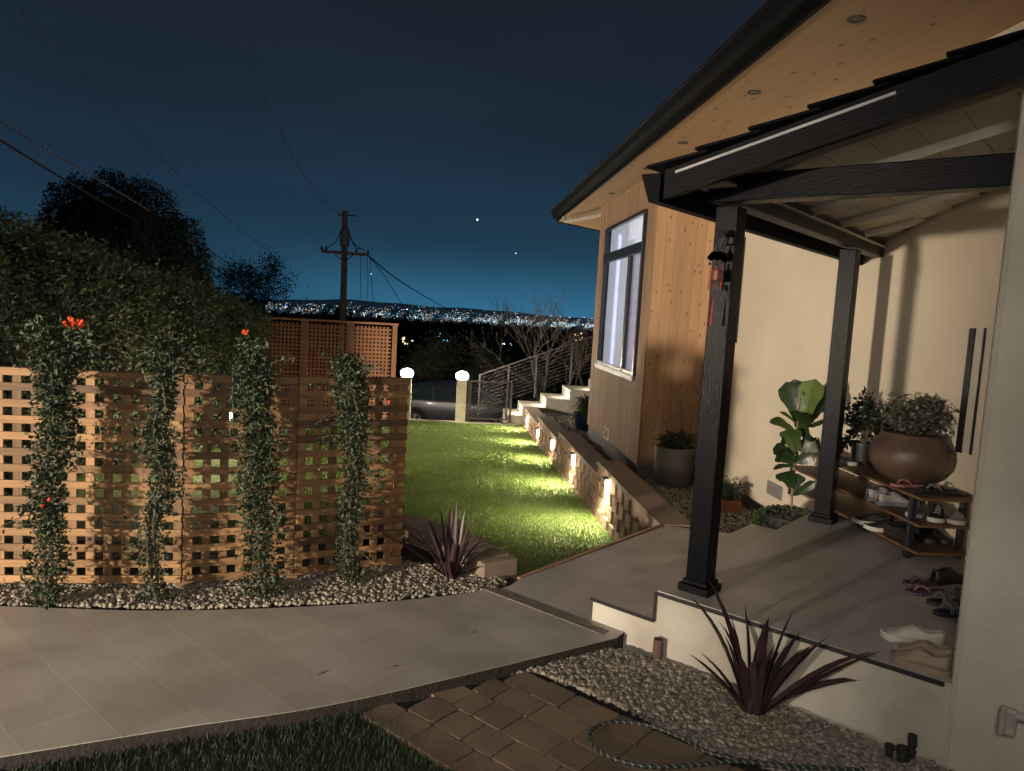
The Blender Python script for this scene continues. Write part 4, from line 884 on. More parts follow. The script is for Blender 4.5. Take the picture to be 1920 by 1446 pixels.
# ------------------------------------------------------------------ shoes
def sneaker(c, ang, label, up, so, L_=.27, wd=.095, h=.085, grp='shoes kept on the porch', name='sneaker', cat='shoe', lace=None, chunky=.028):
    t = thing(name, label, cat, c, group=grp); c = np.asarray(c, float); ax = np.array([cos(ang), sin(ang), 0]); sd = np.array([-sin(ang), cos(ang), 0])
    ns, k = 15, 14
    def hw(s): return wd/2*np.interp(s, [0, .06, .2, .45, .7, .88, .96, 1], [.38, .66, .72, .70, 1.0, .92, .6, .15])
    def cy(s): return .012*sin(s*3.1)-.004
    V = []
    for i in range(ns):
        s = i/(ns-1)
        for (q, z) in ((-1, 0), (-1.06, chunky*.5), (-1.02, chunky), (1.02, chunky), (1.06, chunky*.5), (1, 0)):
            V.append(c+ax*(s-.5)*L_*1.03+sd*(hw(s)*1.08*q+cy(s))+Z*(z+.010*max(0, s-.75)**1*2))
    F = [(i*6+j, (i+1)*6+j, (i+1)*6+(j+1) % 6, i*6+(j+1) % 6) for i in range(ns-1) for j in range(6)]+[tuple(range(6)), tuple(range((ns-1)*6, ns*6))[::-1]]
    mb = MB(); mb.add(V, F); mb.build('sole', so, t, smooth=50)
    V = []; G = []
    for i in range(ns):
        s = i/(ns-1); top = np.interp(s, [0, .1, .25, .42, .55, .75, .9, 1], [h*.9, h*.95, h*.75, h*.95, h*.78, h*.48, h*.36, h*.1])
        op = s < .48
        for j in range(k+1):
            a = pi*j/k
            if op: a = (j/k)*pi; rad = .42; x_ = cos(a); y_ = sin(a)
            else: x_ = cos(a); y_ = sin(a)
            xs = np.sign(x_)*abs(x_)**.7; ys = y_**.8
            if op and .28 < j/k < .72: ys_ = (.95 if True else 0)*sin(pi*.28)**.8; xs = xs; ys = ys_-.0; 
            V.append(c+ax*(s-.5)*L_+sd*(hw(s)*xs*(1-.18*ys)+cy(s))+Z*(chunky*.95+(top-chunky)*ys*1.0))
    F = []
    for i in range(ns-1):
        for j in range(k):
            s = (i+.5)/(ns-1)
            if s < .46 and s > .08 and .26 < (j+.5)/k < .74: continue
            o = i*(k+1)+j; F.append((o, o+1, o+k+2, o+k+1))
    mb = MB(); mb.add(V, F); uo = mb.build('upper', up, t, smooth=60)
    sdm = uo.modifiers.new('thick', 'SOLIDIFY'); sdm.thickness = .004; sdm.offset = -1
    mb = MB(); pl = [(( s-.5)*L_, hw(s)*.82+cy(s)) for s in np.linspace(.05, .6, 7)]+[((s-.5)*L_, -hw(s)*.82+cy(s)) for s in np.linspace(.6, .05, 7)]
    mb.prism(ccw(pl), chunky, chunky+.004, ax=(ax, sd, Z), o=c); mb.build('insole', M_insole, t)
    if lace:
        mb = MB()
        for q in range(4):
            s = .52+.07*q; zz = np.interp(s, [.42, .55, .75], [h*.95, h*.8, h*.5])+.004; p = c+ax*(s-.5)*L_+Z*zz
            mb.tube([p-sd*hw(s)*.42-Z*.006+sd*cy(s), p+sd*cy(s)+Z*.002, p+sd*hw(s)*.42-Z*.006+sd*cy(s)], .0028, 5)
        mb.build('laces', lace, t)
    return t
def flip(c, ang, label, m, ms, L_=.25, name='flip_flop', cat='sandal', grp='sandals on the porch', strap='y'):
    t = thing(name, label, cat, c, group=grp); ax = np.array([cos(ang), sin(ang), 0]); sd = np.array([-sin(ang), cos(ang), 0])
    ss = np.linspace(0, 1, 13); hw = np.interp(ss, [0, .08, .3, .5, .75, .92, 1], [.012, .026, .031, .031, .044, .033, .008]); cyv = .008*np.sin(ss*3.1)
    pl = [((s-.5)*L_, w_+y_) for s, w_, y_ in zip(ss, hw, cyv)]+[((s-.5)*L_, -w_+y_) for s, w_, y_ in zip(ss[::-1], hw[::-1], cyv[::-1])]
    mb = MB(); mb.prism(ccw(pl), 0, .018, ax=(ax, sd, Z), o=c); mb.build('sole', m, t, bevel=.004)
    c = np.asarray(c); mb = MB()
    if strap == 'y':
        toe = c+ax*L_*.30+Z*.018
        for s_ in (-1, 1): mb.tube(sm([toe, toe+Z*.028-ax*.03+sd*s_*.012, c+ax*L_*.06+sd*s_*.036+Z*.035, c-ax*L_*.03+sd*s_*.034+Z*.012], 4), .0055, 6)
    else:
        for o_ in (0, .03):
            mb.tube(sm([c+ax*(L_*.22-o_)-sd*.042+Z*.012, c+ax*(L_*.18-o_)-sd*.02+Z*.052, c+ax*(L_*.18-o_)+sd*.02+Z*.052, c+ax*(L_*.22-o_)+sd*.042+Z*.012], 4), .011, 6)
    mb.build('strap', ms, t, smooth=60); return t
aw = atan2(E2[1], E2[0]); al = atan2(E1[1], E1[0])
# toes point away from the wall: shoes stand across the shelves
def rs(e1, e2, lev): return EE(e1, e2, RZ+SH[lev]+.009)
sneaker(rs(5.98, 3.12, 2), aw+pi+.5, 'black shoe with a pale heel at the far end of the rack top', M_blks, M_lgs, h=.10)
sneaker(rs(5.32, 3.07, 2), al+pi+.15, 'pale blue-grey slip-on lying on the rack top before the pots', M_grs, M_lgs, h=.06)
flip(rs(4.58, 3.10, 2), aw+pi+.1, 'pink flip-flop on the rack top corner', M_pnk, M_pnk)
flip(rs(4.44, 3.22, 2), aw+pi-.1, 'dark sandal on the rack top against the wall side', M_blks, M_grs)
sneaker(rs(4.86, 3.13, 1), aw+.05, 'light grey sneaker heel-out on the middle shelf, farther one', M_lgs, M_grs, h=.11)
sneaker(rs(4.73, 3.13, 1), aw+.0, 'light grey sneaker heel-out on the middle shelf, nearer one', M_lgs, M_grs, h=.11)
sneaker(rs(4.50, 3.12, 1), aw+pi+.9, 'dark sneaker with white sole behind the rack leg on the middle shelf', M_grs, M_whsole, h=.10, lace=M_lgs)
sneaker(rs(4.40, 3.20, 1), aw+pi+.9, 'dark sneaker with white sole at the end of the middle shelf', M_blks, M_whsole, h=.10, lace=M_lgs)
sneaker(rs(4.36, 3.31, 1), aw+pi+.9, 'pale shoe at the wall end of the middle shelf', M_lgs, M_whsole, h=.08)
sneaker(rs(4.86, 3.06, 0), aw+pi-.35, 'black sneaker with white sole on the bottom shelf, farther one', M_blks, M_whsole, h=.10)
sneaker(rs(4.70, 3.06, 0), aw+pi-.30, 'black sneaker with white sole on the bottom shelf, nearer one', M_blks, M_whsole, h=.10)
for i in range(3): sneaker(rs(4.54-.0*i, 3.08+.11*i, 0), al+pi+.25, ['black shoe on the bottom shelf just behind the front leg', 'black shoe in the middle of the bottom shelf end', 'black shoe on the bottom shelf end by the wall'][i], M_blks, M_blks, h=.09)
def fl(px, py): return onz(px, py, RZ+.001)
sneaker(fl(1778, 1092)+Z*.0, aw+.3, 'dark brown shoe on the floor just below the rack end', mat('brown_shoe', (.05, .03, .026), .6), M_blks, h=.11)
flip(fl(1728, 1096), aw+pi+.15, 'purple flip-flop on the porch floor, nearer the rack', M_prp, M_prp)
flip(fl(1735, 1112), aw+pi+.10, 'purple flip-flop with pink strap on the porch floor', M_prp, M_pnk)
flip(fl(1806, 1118), aw+pi+.2, 'tan strappy sandal at the wall edge on the floor', M_tans, M_pnk)
flip(fl(1778, 1132), aw+pi+.05, 'black slide with striped strap on the floor', M_blks, M_grs, strap='s')
flip(fl(1792, 1152), aw+pi+.05, 'black slide half hidden by the wall edge', M_blks, M_grs, strap='s')
sneaker(PP(3.74, -.63, RZ+.001), 2.55, 'white slip-on shoe standing on the porch tiles', M_whs, M_whsole, L_=.26, wd=.10, h=.115, chunky=.032)
sneaker(PP(3.60, -.555, RZ+.001), 2.50, 'pale tan shoe in front of the white one at the wall', M_tans, M_whsole, L_=.24, h=.105)
sneaker(PP(3.495, -.55, RZ+.001), 2.44, 'tan shoe nearest the camera, touching the stucco wall', M_tans, M_tans, L_=.23, h=.11)

# ------------------------------------------------------------------ wind chime on the front post
c = ony(1352, 440, 3.66)
t = thing('wind_chime', 'bronze wind chime with red tassels hanging beside the front post', 'wind chime', c)
def cp(px, py, dy=0): return ony(px, py, 3.66+dy)
mb = MB(); mb.box(cp(1351, 436), (.016, .02, .02)); mb.tube([cp(1352, 436), cp(1362, 441, .03), cp(1378, 438, .09)], .009, 6); mb.lathe(cp(1372, 452, .04), [(0, .02), (.02, .015), (.024, -.015), (.03, -.02), (0, -.02)], 14); mb.build('bracket', M_blackp, t)
mb = MB(); mb.tube([cp(1358, 440), cp(1352, 455), cp(1347, 470)], .002, 5); mb.build('cord', M_wirel, t)
mb = MB(); mb.lathe(cp(1347, 463), [(0, .008), (.007, 0), (0, -.008)], 10)
# pierced scallop roof: disc cut as fan with lobes, 6 mm thick
pc_ = cp(1345, 484); pl = []
for k in range(25):
    a = pi*k/24; r_ = .046*(1+.10*abs(sin(a*5))); pl.append((cos(a)*r_, sin(a)*r_*.95))
pl += [(-.030, -.006), (-.012, .004), (0, -.004), (.012, .004), (.030, -.006)]
mb.prism(ccw(pl), -.004, .004, ax=(X, Z, -Y), o=pc_-Z*.01); mb.lathe(pc_+Z*.03, [(0, .02), (.01, .012), (.014, 0), (0, 0)], 12)
for q_ in (-.034, 0, .034): mb.lathe(pc_-Z*.030+X*q_, [(0, .012), (.006, .006), (.008, -.006), (0, -.006)], 10); mb.build('canopy', M_bronze, t, smooth=40)
mb = MB(); mb.lathe(cp(1343, 514), [(0, .044), (.006, .036), (.012, .022), (.026, .020), (.022, .014), (.022, -.028), (.026, -.034), (0, -.034)], 8); mb.build('lantern', mat('red_bronze', (.17, .05, .03), .5), t)
mb = MB(); 
for k in range(16):
    a0 = 2*pi*k/16; a1 = 2*pi*(k+1)/16; o_ = cp(1339, 538)
    mb.tube([o_+(X*cos(a0)+Z*sin(a0))*.012, o_+(X*cos(a1)+Z*sin(a1))*.012], .0022, 5)
for k in range(8):
    a0 = 2*pi*k/8; mb.tube([cp(1339, 538)+(X*cos(a0)+Z*sin(a0))*.003, cp(1339, 538)+(X*cos(a0)+Z*sin(a0))*.017], .0018, 5)
mb.build('wheel', M_bronze, t)
for (x0, y0, x1, y1, r_) in ((1338, 556, 1333, 611, .006), (1333, 500, 1328, 543, .004), (1355, 500, 1351, 543, .004)):
    mb = MB(); mb.tube([cp(x0, y0), cp((x0*.7+x1*.3), (y0*.7+y1*.3)), cp(x1, y1)], [.002, r_*.7, r_], 8); mb.build('tassel', M_red, t, smooth=60)

# ------------------------------------------------------------------ hose, pipes, valve, lid
hp = sm([onz(x_, y_, -.045) for x_, y_ in ((1520, 1446), (1420, 1432), (1330, 1412), (1280, 1385), (1220, 1362), (1160, 1354), (1118, 1362), (1104, 1382), (1118, 1405), (1160, 1428), (1220, 1440), (1300, 1437), (1380, 1430), (1500, 1440), (1620, 1446))], 10)
hp = np.array(hp); hp[:, 2] = -.044; hp[85:, 2] = -.04
mb = MB(); mb.tube(hp, .0085, 10); tag(mb.build('garden_hose', M_hose, smooth=60), 'dark braided garden hose looped on the brown pavers', 'hose')
c = onz(1237, 1238, -.075)-P1*.03; t = thing('pipe_stub', 'short open brown pipe standing in the pebbles by the porch riser', 'pipe', c)
mb = MB(); mb.lathe(c, [(.026, 0), (.026, .06), (.026, .125), (.0255, .127), (.0205, .127), (.020, .125), (.020, .02), (0, .02)], 24); mb.build('tube', mat('brown_pipe', (.13, .088, .066), .8, (.09, .06, .045), spec=.2), t)
c = onpl(1890, 1352, P1*3.36, P1); t = thing('wall_pipe', 'painted pipe elbow box low on the stucco wall at the right edge', 'pipe', c)
mb = MB(); mb.box(c, (.03, .018, .055), (P2, P1, Z)); mb.build('cover', M_pvc, t, bevel=.012)
mb = MB(); mb.tube([c+Z*.03, c+Z*.035+P2*.09, c+Z*.03+P2*.3], .018, 10); mb.tube([c-P2*.018-P1*.015+Z*.05, c-P2*.018-P1*.015-Z*.05], .012, 10); mb.build('pipe_run', M_pvc, t, smooth=40)
c = onz(1690, 1440, -.09); t = thing('irrigation_valve', 'black irrigation valve cluster in the gravel by the wall foot', 'valve', c)
for (dx, dy, r_, h_) in ((0, 0, .03, .09), (.05, .03, .02, .13), (-.04, .03, .022, .08)):
    mb = MB(); o_ = c+np.array([dx, dy, 0]); mb.lathe(o_, [(r_, 0), (r_, h_*.5), (r_*.7, h_*.55), (r_*.7, h_*.8), (r_*.9, h_*.82), (r_*.9, h_), (0, h_)], 14); mb.build('valve_body', M_valve, t, smooth=40)
mb = MB(); mb.tube(sm([c+Z*.06, c+np.array([.03, -.02, .12]), c+np.array([.06, .01, .10]), c+np.array([.05, .03, .04])], 5), .003, 5); mb.build('wire_lead', M_wire, t)
c = onz(1810, 1418, -.065); t = thing('utility_box', 'round dark utility box lid on the ground against the stucco wall', 'lid', c)
mb = MB(); mb.lathe(c, [(.10, -.03), (.10, .0)], 30); mb.build('ring', M_steel, t); mb = MB(); mb.lathe(c, [(.095, .0), (.09, .006), (0, .008)], 30); mb.build('cover', M_steel, t, smooth=40)

# ------------------------------------------------------------------ gate, pillars, stairs and rail
GE = 17.25; GZ = lz(17)
def lamp_pillar(b, label):
    t = thing('lamp_pillar', label, 'gate pillar', EE(GE, b, GZ), group='pale gate pillars topped by bright lamps')
    mb = MB(); z = GZ-.02
    while z < .0: mb.box(EE(GE, b, z+.05), (.115, .115, .049), (E1, E2, Z)); z += .1
    mb.build('pillar', M_pillar, t, bevel=.004)
    top = z
    mb = MB(); mb.box(EE(GE, b, top+.012), (.13, .13, .012), (E1, E2, Z)); mb.build('cap', M_steel, t)
    mb = MB(); mb.lathe(EE(GE, b, top+.024), [(.09, 0), (.135, .03), (.155, .08), (.145, .13), (.09, .18), (0, .20)], 20); mb.build('lamp_globe', M_lens, t, smooth=60)
    lamp('pillar_lamp_light', 'POINT', EE(GE, b, top+.27), 320, (1, .86, .66), .08)
    return t
lamp_pillar(.385, 'pale gate pillar with glowing lamp, beside the metal gate')
lamp_pillar(-.90, 'pale gate pillar whose lamp glows just above the fence end')
gt = thing('metal_gate', 'dark metal garden gate with thin slanted rods', 'gate', EE(GE, 1.0, GZ))
g0, g1, gz0, gz1 = .60, 1.47, GZ+.10, GZ+.98
mb = MB()
for a_, b_ in (((g0, gz0), (g0, gz1)), ((g1, gz0), (g1, gz1))): mb.beam(EE(GE, a_[0], a_[1]), EE(GE, b_[0], b_[1]), .04, .045, up=E1)
for z in (gz0, gz1): mb.beam(EE(GE, g0, z), EE(GE, g1, z), .035, .04)
mb.build('frame', M_steel, gt)
mb = MB(); q = -.30
while q < .95:
    # rods rise to the right, clipped by the frame
    z0_ = gz0+q; z1_ = z0_+.30; a0, a1 = g0, g1
    if z0_ < gz0: a0 = g0+(gz0-z0_)/.30*(g1-g0); z0_ = gz0
    if z1_ > gz1: a1 = a0+(gz1-z0_)/(z1_-z0_)*(a1-a0); z1_ = gz1
    if a1-a0 > .05: mb.tube([EE(GE, a0, z0_), EE(GE, a1, z1_)], .006, 6)
    q += .082
mb.build('rods', M_rod, gt)
for b_, lb in ((.545, 'left gate post'), (1.56, 'right gate post')):
    mb = MB(); mb.box(EE(GE, b_, GZ+.5), (.025, .025, .55), (E1, E2, Z)); mb.build('gate_post', M_steel, gt)
# stairs
stp = thing('garden_stairs', 'pale concrete garden stairs with small tread lights, behind the gate', 'stairs', EE(17.9, 2.5, -1))
steps = [(1.50, 1.86, -.72), (1.86, 2.42, -.50), (2.42, 2.98, -.28), (2.98, 3.65, -.05), (3.65, 5.2, .15)]
for (b0, b1, z) in steps:
    mb = MB(); mb.box(EE(17.95, (b0+b1)/2, (z-1.2)/2), (.62, (b1-b0)/2, (z+1.2)/2), (E1, E2, Z)); mb.build('step', M_concrete, stp, bevel=.008)
for i in range(1, 5):
    b0, z = steps[i][0], steps[i][2]
    mb = MB(); mb.box(EE(17.7, b0-.004, z-.09), (.05, .004, .02), (E1, E2, Z)); mb.build('tread_light', M_lens, stp)
    lamp('tread_lamp', 'POINT', EE(17.7, b0-.07, z-.08), 12, (1, .88, .68), .03)
# sloping rail
rl = thing('stair_rail', 'dark rail of long sloping metal rods climbing beside the stairs', 'railing', EE(18.7, .9, -1))
RR = 18.75
def rz(b): return .02+.40*(b-.87)
for b_ in (.87, 1.6, 2.3, 3.2, 4.2):
    mb = MB(); mb.box(EE(RR, b_, rz(b_)-.5), (.022, .022, .55), (E1, E2, Z)); mb.build('rail_post', M_steel, rl)
mb = MB(); mb.beam(EE(RR, .85, rz(.85)+.07), EE(RR, 5, rz(5)+.07), .05, .035); mb.build('top_rail', M_steel, rl)
mb = MB()
for k in range(10): mb.tube([EE(RR, .87, rz(.87)-.02-k*.09), EE(RR, 5, rz(5)-.02-k*.09)], .0065, 6)
mb.build('rods', M_rod, rl)
rl2 = thing('street_rail', 'low dark guard rail beyond the parked car', 'railing', (-3, 27.5, -2.3))
mb = MB()
for z in (-.95, -1.2): mb.tube([(-4.0, 27.5, z), (1.2, 27.5, z)], .025, 6)
for x_ in (-4, -3, -2, -1, 0, 1): mb.tube([(x_, 27.5, -2.3), (x_, 27.5, -.95)], .03, 6)
mb.build('rail', M_steel, rl2)

# ------------------------------------------------------------------ parked car
CX = np.array([1.0, .06, 0]); CX /= np.linalg.norm(CX); CY = np.array([-CX[1], CX[0], 0]); CO = np.array([-3.95, 23.6, -2.13])
car = thing('parked_car', 'dark navy car parked in the street behind the lawn', 'car', CO+CX*2.3)
def cpt(x, y, z): return CO+CX*x+CY*y+Z*z
CL = 4.6; xs = [0, .06, .25, .6, 1.0, 1.5, 2.0, 2.5, 3.0, 3.4, 3.8, 4.2, 4.5, 4.6]
belt = [.80, .92, 1.0, 1.02, 1.0, .99, .98, .96, .94, .92, .88, .80, .68, .55]
roof = [.80, .94, 1.12, 1.30, 1.42, 1.49, 1.50, 1.46, 1.28, 1.02, .90, .82, .70, .55]
wdt = [.72, .80, .87, .90, .91, .91, .91, .91, .90, .89, .88, .85, .78, .70]
V = []; NS = 12
for x, b_, r_, w_ in zip(xs, belt, roof, wdt):
    cab = max(0, r_-b_); wi = w_-.30*min(1, cab/.45)-(.05 if cab < .05 else 0)
    sec = [(w_-.08, .22), (w_-.01, .32), (w_, .55), (w_-.015, .78*b_/1.0), (w_-.05, b_-.02), (w_-.07, b_), (wi, r_-.05), (wi-.10, r_-.005), (wi*.5, r_+.015)]
    for y_, z_ in sec: V.append(cpt(x, -y_, z_))
    V.append(cpt(x, 0, r_+.02))
    for y_, z_ in sec[::-1]: V.append(cpt(x, y_, z_))
n = 19; F = [(i*n+j, i*n+j+1, (i+1)*n+j+1, (i+1)*n+j) for i in range(len(xs)-1) for j in range(n-1)]+[tuple(range(n)), tuple(range((len(xs)-1)*n, len(xs)*n))[::-1]]
mb = MB(); mb.add(V, F); body = mb.build('body', M_car, car, smooth=38)
sdm = body.modifiers.new('sub', 'SUBSURF'); sdm.levels = 1; sdm.render_levels = 1
for s_, nm in ((-1, 'side_glass'), (1, 'side_glass')):
    for x0, x1, x2, x3 in ((.72, 1.42, 1.38, 1.05), (1.48, 2.28, 2.26, 1.50), (2.36, 3.22, 2.72, 2.36)):
        def gy(x, z):
            b_ = np.interp(x, xs, belt); r_ = np.interp(x, xs, roof); w_ = np.interp(x, xs, wdt); wi = w_-.30*min(1, (r_-b_)/.45); f_ = (z-b_)/(r_-.05-b_); return (w_-.07)*(1-f_)+wi*f_+.012
        zb_ = 1.015; pts = []
        for x, z in ((x0, zb_), (x1, zb_), (x2, np.interp(x2, xs, roof)-.10), (x3, np.interp(x3, xs, roof)-.10)): pts.append(cpt(x, s_*gy(x, z), z))
        V = pts+[p-CY*s_*.02 for p in pts]; mb = MB(); mb.add(V, [(0, 1, 2, 3), (7, 6, 5, 4), (0, 4, 5, 1), (1, 5, 6, 2), (2, 6, 7, 3), (3, 7, 4, 0)]); mb.build(nm, M_glass, car)
    mb = MB(); mb.tube([cpt(.66, s_*.85, 1.005), cpt(1.0, s_*(.86), 1.0), cpt(2.3, s_*.85, .995), cpt(3.25, s_*.83, .965)], .010, 6); mb.tube([cpt(.68, s_*.83, 1.02), cpt(1.0, s_*.66, 1.36), cpt(1.6, s_*.62, 1.44), cpt(2.3, s_*.63, 1.43)], .009, 6); mb.build('chrome_line', M_chrome, car)
    for xw in (.92, 3.62):
        o_ = cpt(xw, s_*.835, .33); mb = MB()
        V = []; k = 30; pr_ = [(.20, -.10), (.30, -.11), (.335, -.08), (.335, .08), (.30, .11), (.20, .10)]
        for r_, y_ in pr_:
            for q in range(k): a = 2*pi*q/k; V.append(o_+CX*cos(a)*r_+Z*sin(a)*r_+CY*y_)
        mb.add(V, [(i*k+q, i*k+(q+1) % k, ((i+1) % 6)*k+(q+1) % k, ((i+1) % 6)*k+q) for i in range(6) for q in range(k)]); wh = mb.build('wheel', M_tyre, car, smooth=40)
        mb = MB()
        for q in range(5):
            a = 2*pi*q/5+.3; mb.beam(o_+CY*s_*.09, o_+CY*s_*.10+(CX*cos(a)+Z*sin(a))*.20, .07, .02, up=CY)
        V = [];
        for r_, y_ in ((.19, .0), (.215, .10), (.20, .105)):
            for q in range(k): a = 2*pi*q/k; V.append(o_+CX*cos(a)*r_+Z*sin(a)*r_+CY*y_*s_)
        mb.add(V, [(i*k+q, i*k+(q+1) % k, (i+1)*k+(q+1) % k, (i+1)*k+q) for i in range(2) for q in range(k)]); mb.build('rim', M_rim, wh)
        mb = MB(); arc = [o_+CY*s_*.085+(CX*cos(a)+Z*sin(a))*.385 for a in np.linspace(-.15, pi+.15, 16)]; mb.tube(arc, .045, 6); mb.build('wheel_arch', M_blackp, car)
mb = MB(); mb.add([cpt(.04, -.84, .78), cpt(.42, -.915, .84), cpt(.40, -.90, .93), cpt(.05, -.82, .90), cpt(.06, -.72, .78), cpt(.42, -.8, .84), cpt(.40, -.8, .93), cpt(.07, -.72, .90)], [(0, 1, 2, 3), (0, 3, 7, 4), (3, 2, 6, 7), (1, 5, 6, 2), (0, 4, 5, 1)]); mb.build('tail_lamp', M_tail, car)
mb = MB(); mb.tube([cpt(.03, -.80, .68), cpt(.34, -.925, .70)], .02, 6); mb.build('reflector_strip', M_chrome, car)
mb = MB(); mb.tube([cpt(.1, -.90, .45), cpt(.3, -.93, .43)], .02, 6); mb.build('bumper_lamp', M_chrome, car)

# ------------------------------------------------------------------ utility pole and wires
PY = 35.; pb = ony(643, 600, PY); px_ = pb[0]
up_ = thing('utility_pole', 'wooden utility pole with crossarm and transformer behind the fence', 'utility pole', (px_, PY, -2.6))
mb = MB(); mb.tube([(px_, PY, -3), (px_-.02, PY, 3), (px_-.08, PY, 6.0)], [.17, .15, .13], 12); mb.build('pole', M_pole, up_, smooth=60)
A_, B_ = ony(603, 471, PY-.15), ony(690, 478, PY-.15); mb = MB(); mb.beam(A_, B_, .10, .14); mb.build('crossarm', M_pole, up_)
A2, B2 = ony(634, 402, PY), ony(668, 405, PY); mb = MB(); mb.beam(A2, B2, .06, .07); mb.build('top_arm', M_pole, up_)
c = ony(646, 462, PY-.35); mb = MB(); mb.lathe((c[0], c[1], c[2]), [(0, .0), (.20, .0), (.22, .05), (.22, .75), (.16, .82), (0, .84)], 18); mb.build('transformer', mat('grey_transformer', (.20, .20, .21), .6), up_, smooth=40)
mb = MB()
for s_ in (0, .1, .75, 1.0): 
    p = A_+(B_-A_)*s_; mb.lathe(p+Z*.06, [(.05, 0), (.06, .05), (.04, .1), (.05, .15), (0, .18)], 10)
mb.build('insulators', M_wirel, up_)
mb = MB()
for pts in (((640, 430), (628, 455), (606, 466)), ((652, 430), (662, 455), (684, 470)), ((650, 425), (665, 462), (676, 466)), ((628, 478), (640, 486), (648, 487)), ((662, 478), (652, 486), (646, 488))): mb.tube(sm([ony(x_, y_, PY-.25) for x_, y_ in pts], 5), .022, 5)
mb.build('jumper_wires', M_wire, up_)
mb = MB()
for pts in (((688, 480), (690, 520), (688, 560)), ((694, 484), (697, 530), (701, 575)), ((676, 478), (676, 530), (676, 560))): mb.tube(sm([ony(x_, y_, PY+.1) for x_, y_ in pts], 5), .013, 5)
mb.build('hanging_leads', M_wire, up_)
def wire(name_lb, pts, r_, m=None, grp='overhead wires across the night sky'):
    mb = MB(); mb.tube(sm([ony(x_, y_, y3) for x_, y_, y3 in pts], 8), r_, 5); tag(mb.build('overhead_wire', m or M_wire), name_lb, 'wire', grp)
wire('thick dark wire low across the dark tree, the lower of two', ((-200, 130, 8), (0, 262, 11), (180, 372, 16), (320, 452, 22), (480, 552, 34)), .022)
wire('dark wire low across the dark tree, the upper of two', ((-200, 100, 8), (0, 228, 11), (180, 335, 16), (340, 434, 22), (500, 545, 34)), .018, M_wirel)
wire('very thin wire crossing the upper-left sky towards the tree silhouette', ((40, 20, 14), (240, 235, 20), (380, 370, 26), (500, 470, 36)), .010, M_wirel)
wire('very thin wire from the top of the photo down to the pole', ((430, 40, 18), (500, 190, 22), (570, 330, 28), (636, 404, 35)), .010, M_wirel)
wire('dark sagging wire running right from the pole crossarm', ((690, 479, 35), (740, 520, 45), (800, 558, 60), (862, 592, 80)), .035)
wire('thin steep wire right of the pole, below the sagging one', ((691, 480, 35), (722, 520, 42), (765, 590, 52)), .02)

# ------------------------------------------------------------------ trees, hedge, woods
def branch(mb, p, d, Ln, r_, depth, tips, spread=.55, up=.15):
    n = 5; P = [p]; q = np.array(d, float)
    for i in range(n): q = q+rng.normal(0, .10, 3)+Z*up*.25; q /= np.linalg.norm(q); P.append(P[-1]+q*Ln/n)
    mb.tube(P, np.linspace(r_, r_*.6, n+1), 6 if depth > 2 else 4, caps=False)
    if depth == 0: tips.append(P[-1]); tips.append(P[3]); return
    for k in range(rng.integers(2, 4)):
        nd = q+rng.normal(0, spread, 3)+Z*up; nd /= np.linalg.norm(nd); branch(mb, P[rng.integers(3, 6)], nd, Ln*rng.uniform(.62, .85), r_*.58, depth-1, tips, spread, up)
def tree(base, h_, label, m_leaf, m_bark, depth=5, leafn=0, leafs=.1, name='tree', grp=None, spread=.55, cl=.35, lean=(0, 0, 1)):
    t = thing(name, label, 'tree', base, group=grp); mb = MB(); tips = []; branch(mb, np.array(base, float), np.array(lean, float), h_*.34, h_*.022, depth, tips, spread); mb.build('trunk', m_bark, t, smooth=60)
    if leafn:
        T_ = np.array(tips); k = rng.integers(0, len(T_), leafn); pos = T_[k]+rng.normal(0, cl, (leafn, 3)); mb = MB(); leaves(mb, pos, rng.uniform(leafs*.7, leafs*1.3, leafn)); mb.build('crown', m_leaf, t)
    return t
rng = np.random.default_rng(12)
# hedge
hg = thing('hedge', 'tall clipped green hedge rising behind the lattice fence', 'hedge', (-5.4, 9, -.8))
def hx(y): return -5.6+.178*(y-8)
def hz(y): return float(np.interp(y, [3, 6, 8, 10, 12, 13.6], [2.85, 2.62, 2.45, 2.10, 1.80, 1.42]))
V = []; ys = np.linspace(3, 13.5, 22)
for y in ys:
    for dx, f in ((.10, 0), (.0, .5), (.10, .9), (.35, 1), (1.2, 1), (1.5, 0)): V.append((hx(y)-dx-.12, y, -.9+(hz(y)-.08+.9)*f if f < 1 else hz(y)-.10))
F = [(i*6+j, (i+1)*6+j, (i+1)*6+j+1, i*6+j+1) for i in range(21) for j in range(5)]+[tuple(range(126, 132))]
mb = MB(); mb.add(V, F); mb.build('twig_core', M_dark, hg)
n = 52000; y = rng.uniform(3, 13.7, n); u_ = rng.random(n); top = rng.random(n) < .22; H_ = np.interp(y, [3, 6, 8, 10, 12, 13.6], [2.85, 2.62, 2.45, 2.10, 1.80, 1.42])
lump = .10*np.sin(y*3.1+u_*5)+.08*np.sin(y*7.3+u_*9)
x = hx(y)-.02+lump*.6+rng.normal(0, .05, n); z = -.9+u_*(H_+.9)+.0
x[top] = hx(y[top])-rng.uniform(0, 1.4, top.sum()); z[top] = (H_+lump*.8+rng.normal(0, .05, n))[top]
end = rng.random(n) < .06; y[end] = 13.6+rng.normal(0, .08, end.sum()); x[end] = hx(13.6)-rng.uniform(0, 1.4, end.sum()); z[end] = -.9+rng.random(end.sum())*2.3
mb = MB(); leaves(mb, np.column_stack([x, y, z]), rng.uniform(.045, .10, n)); mb.build('leaves', M_hedge, hg)
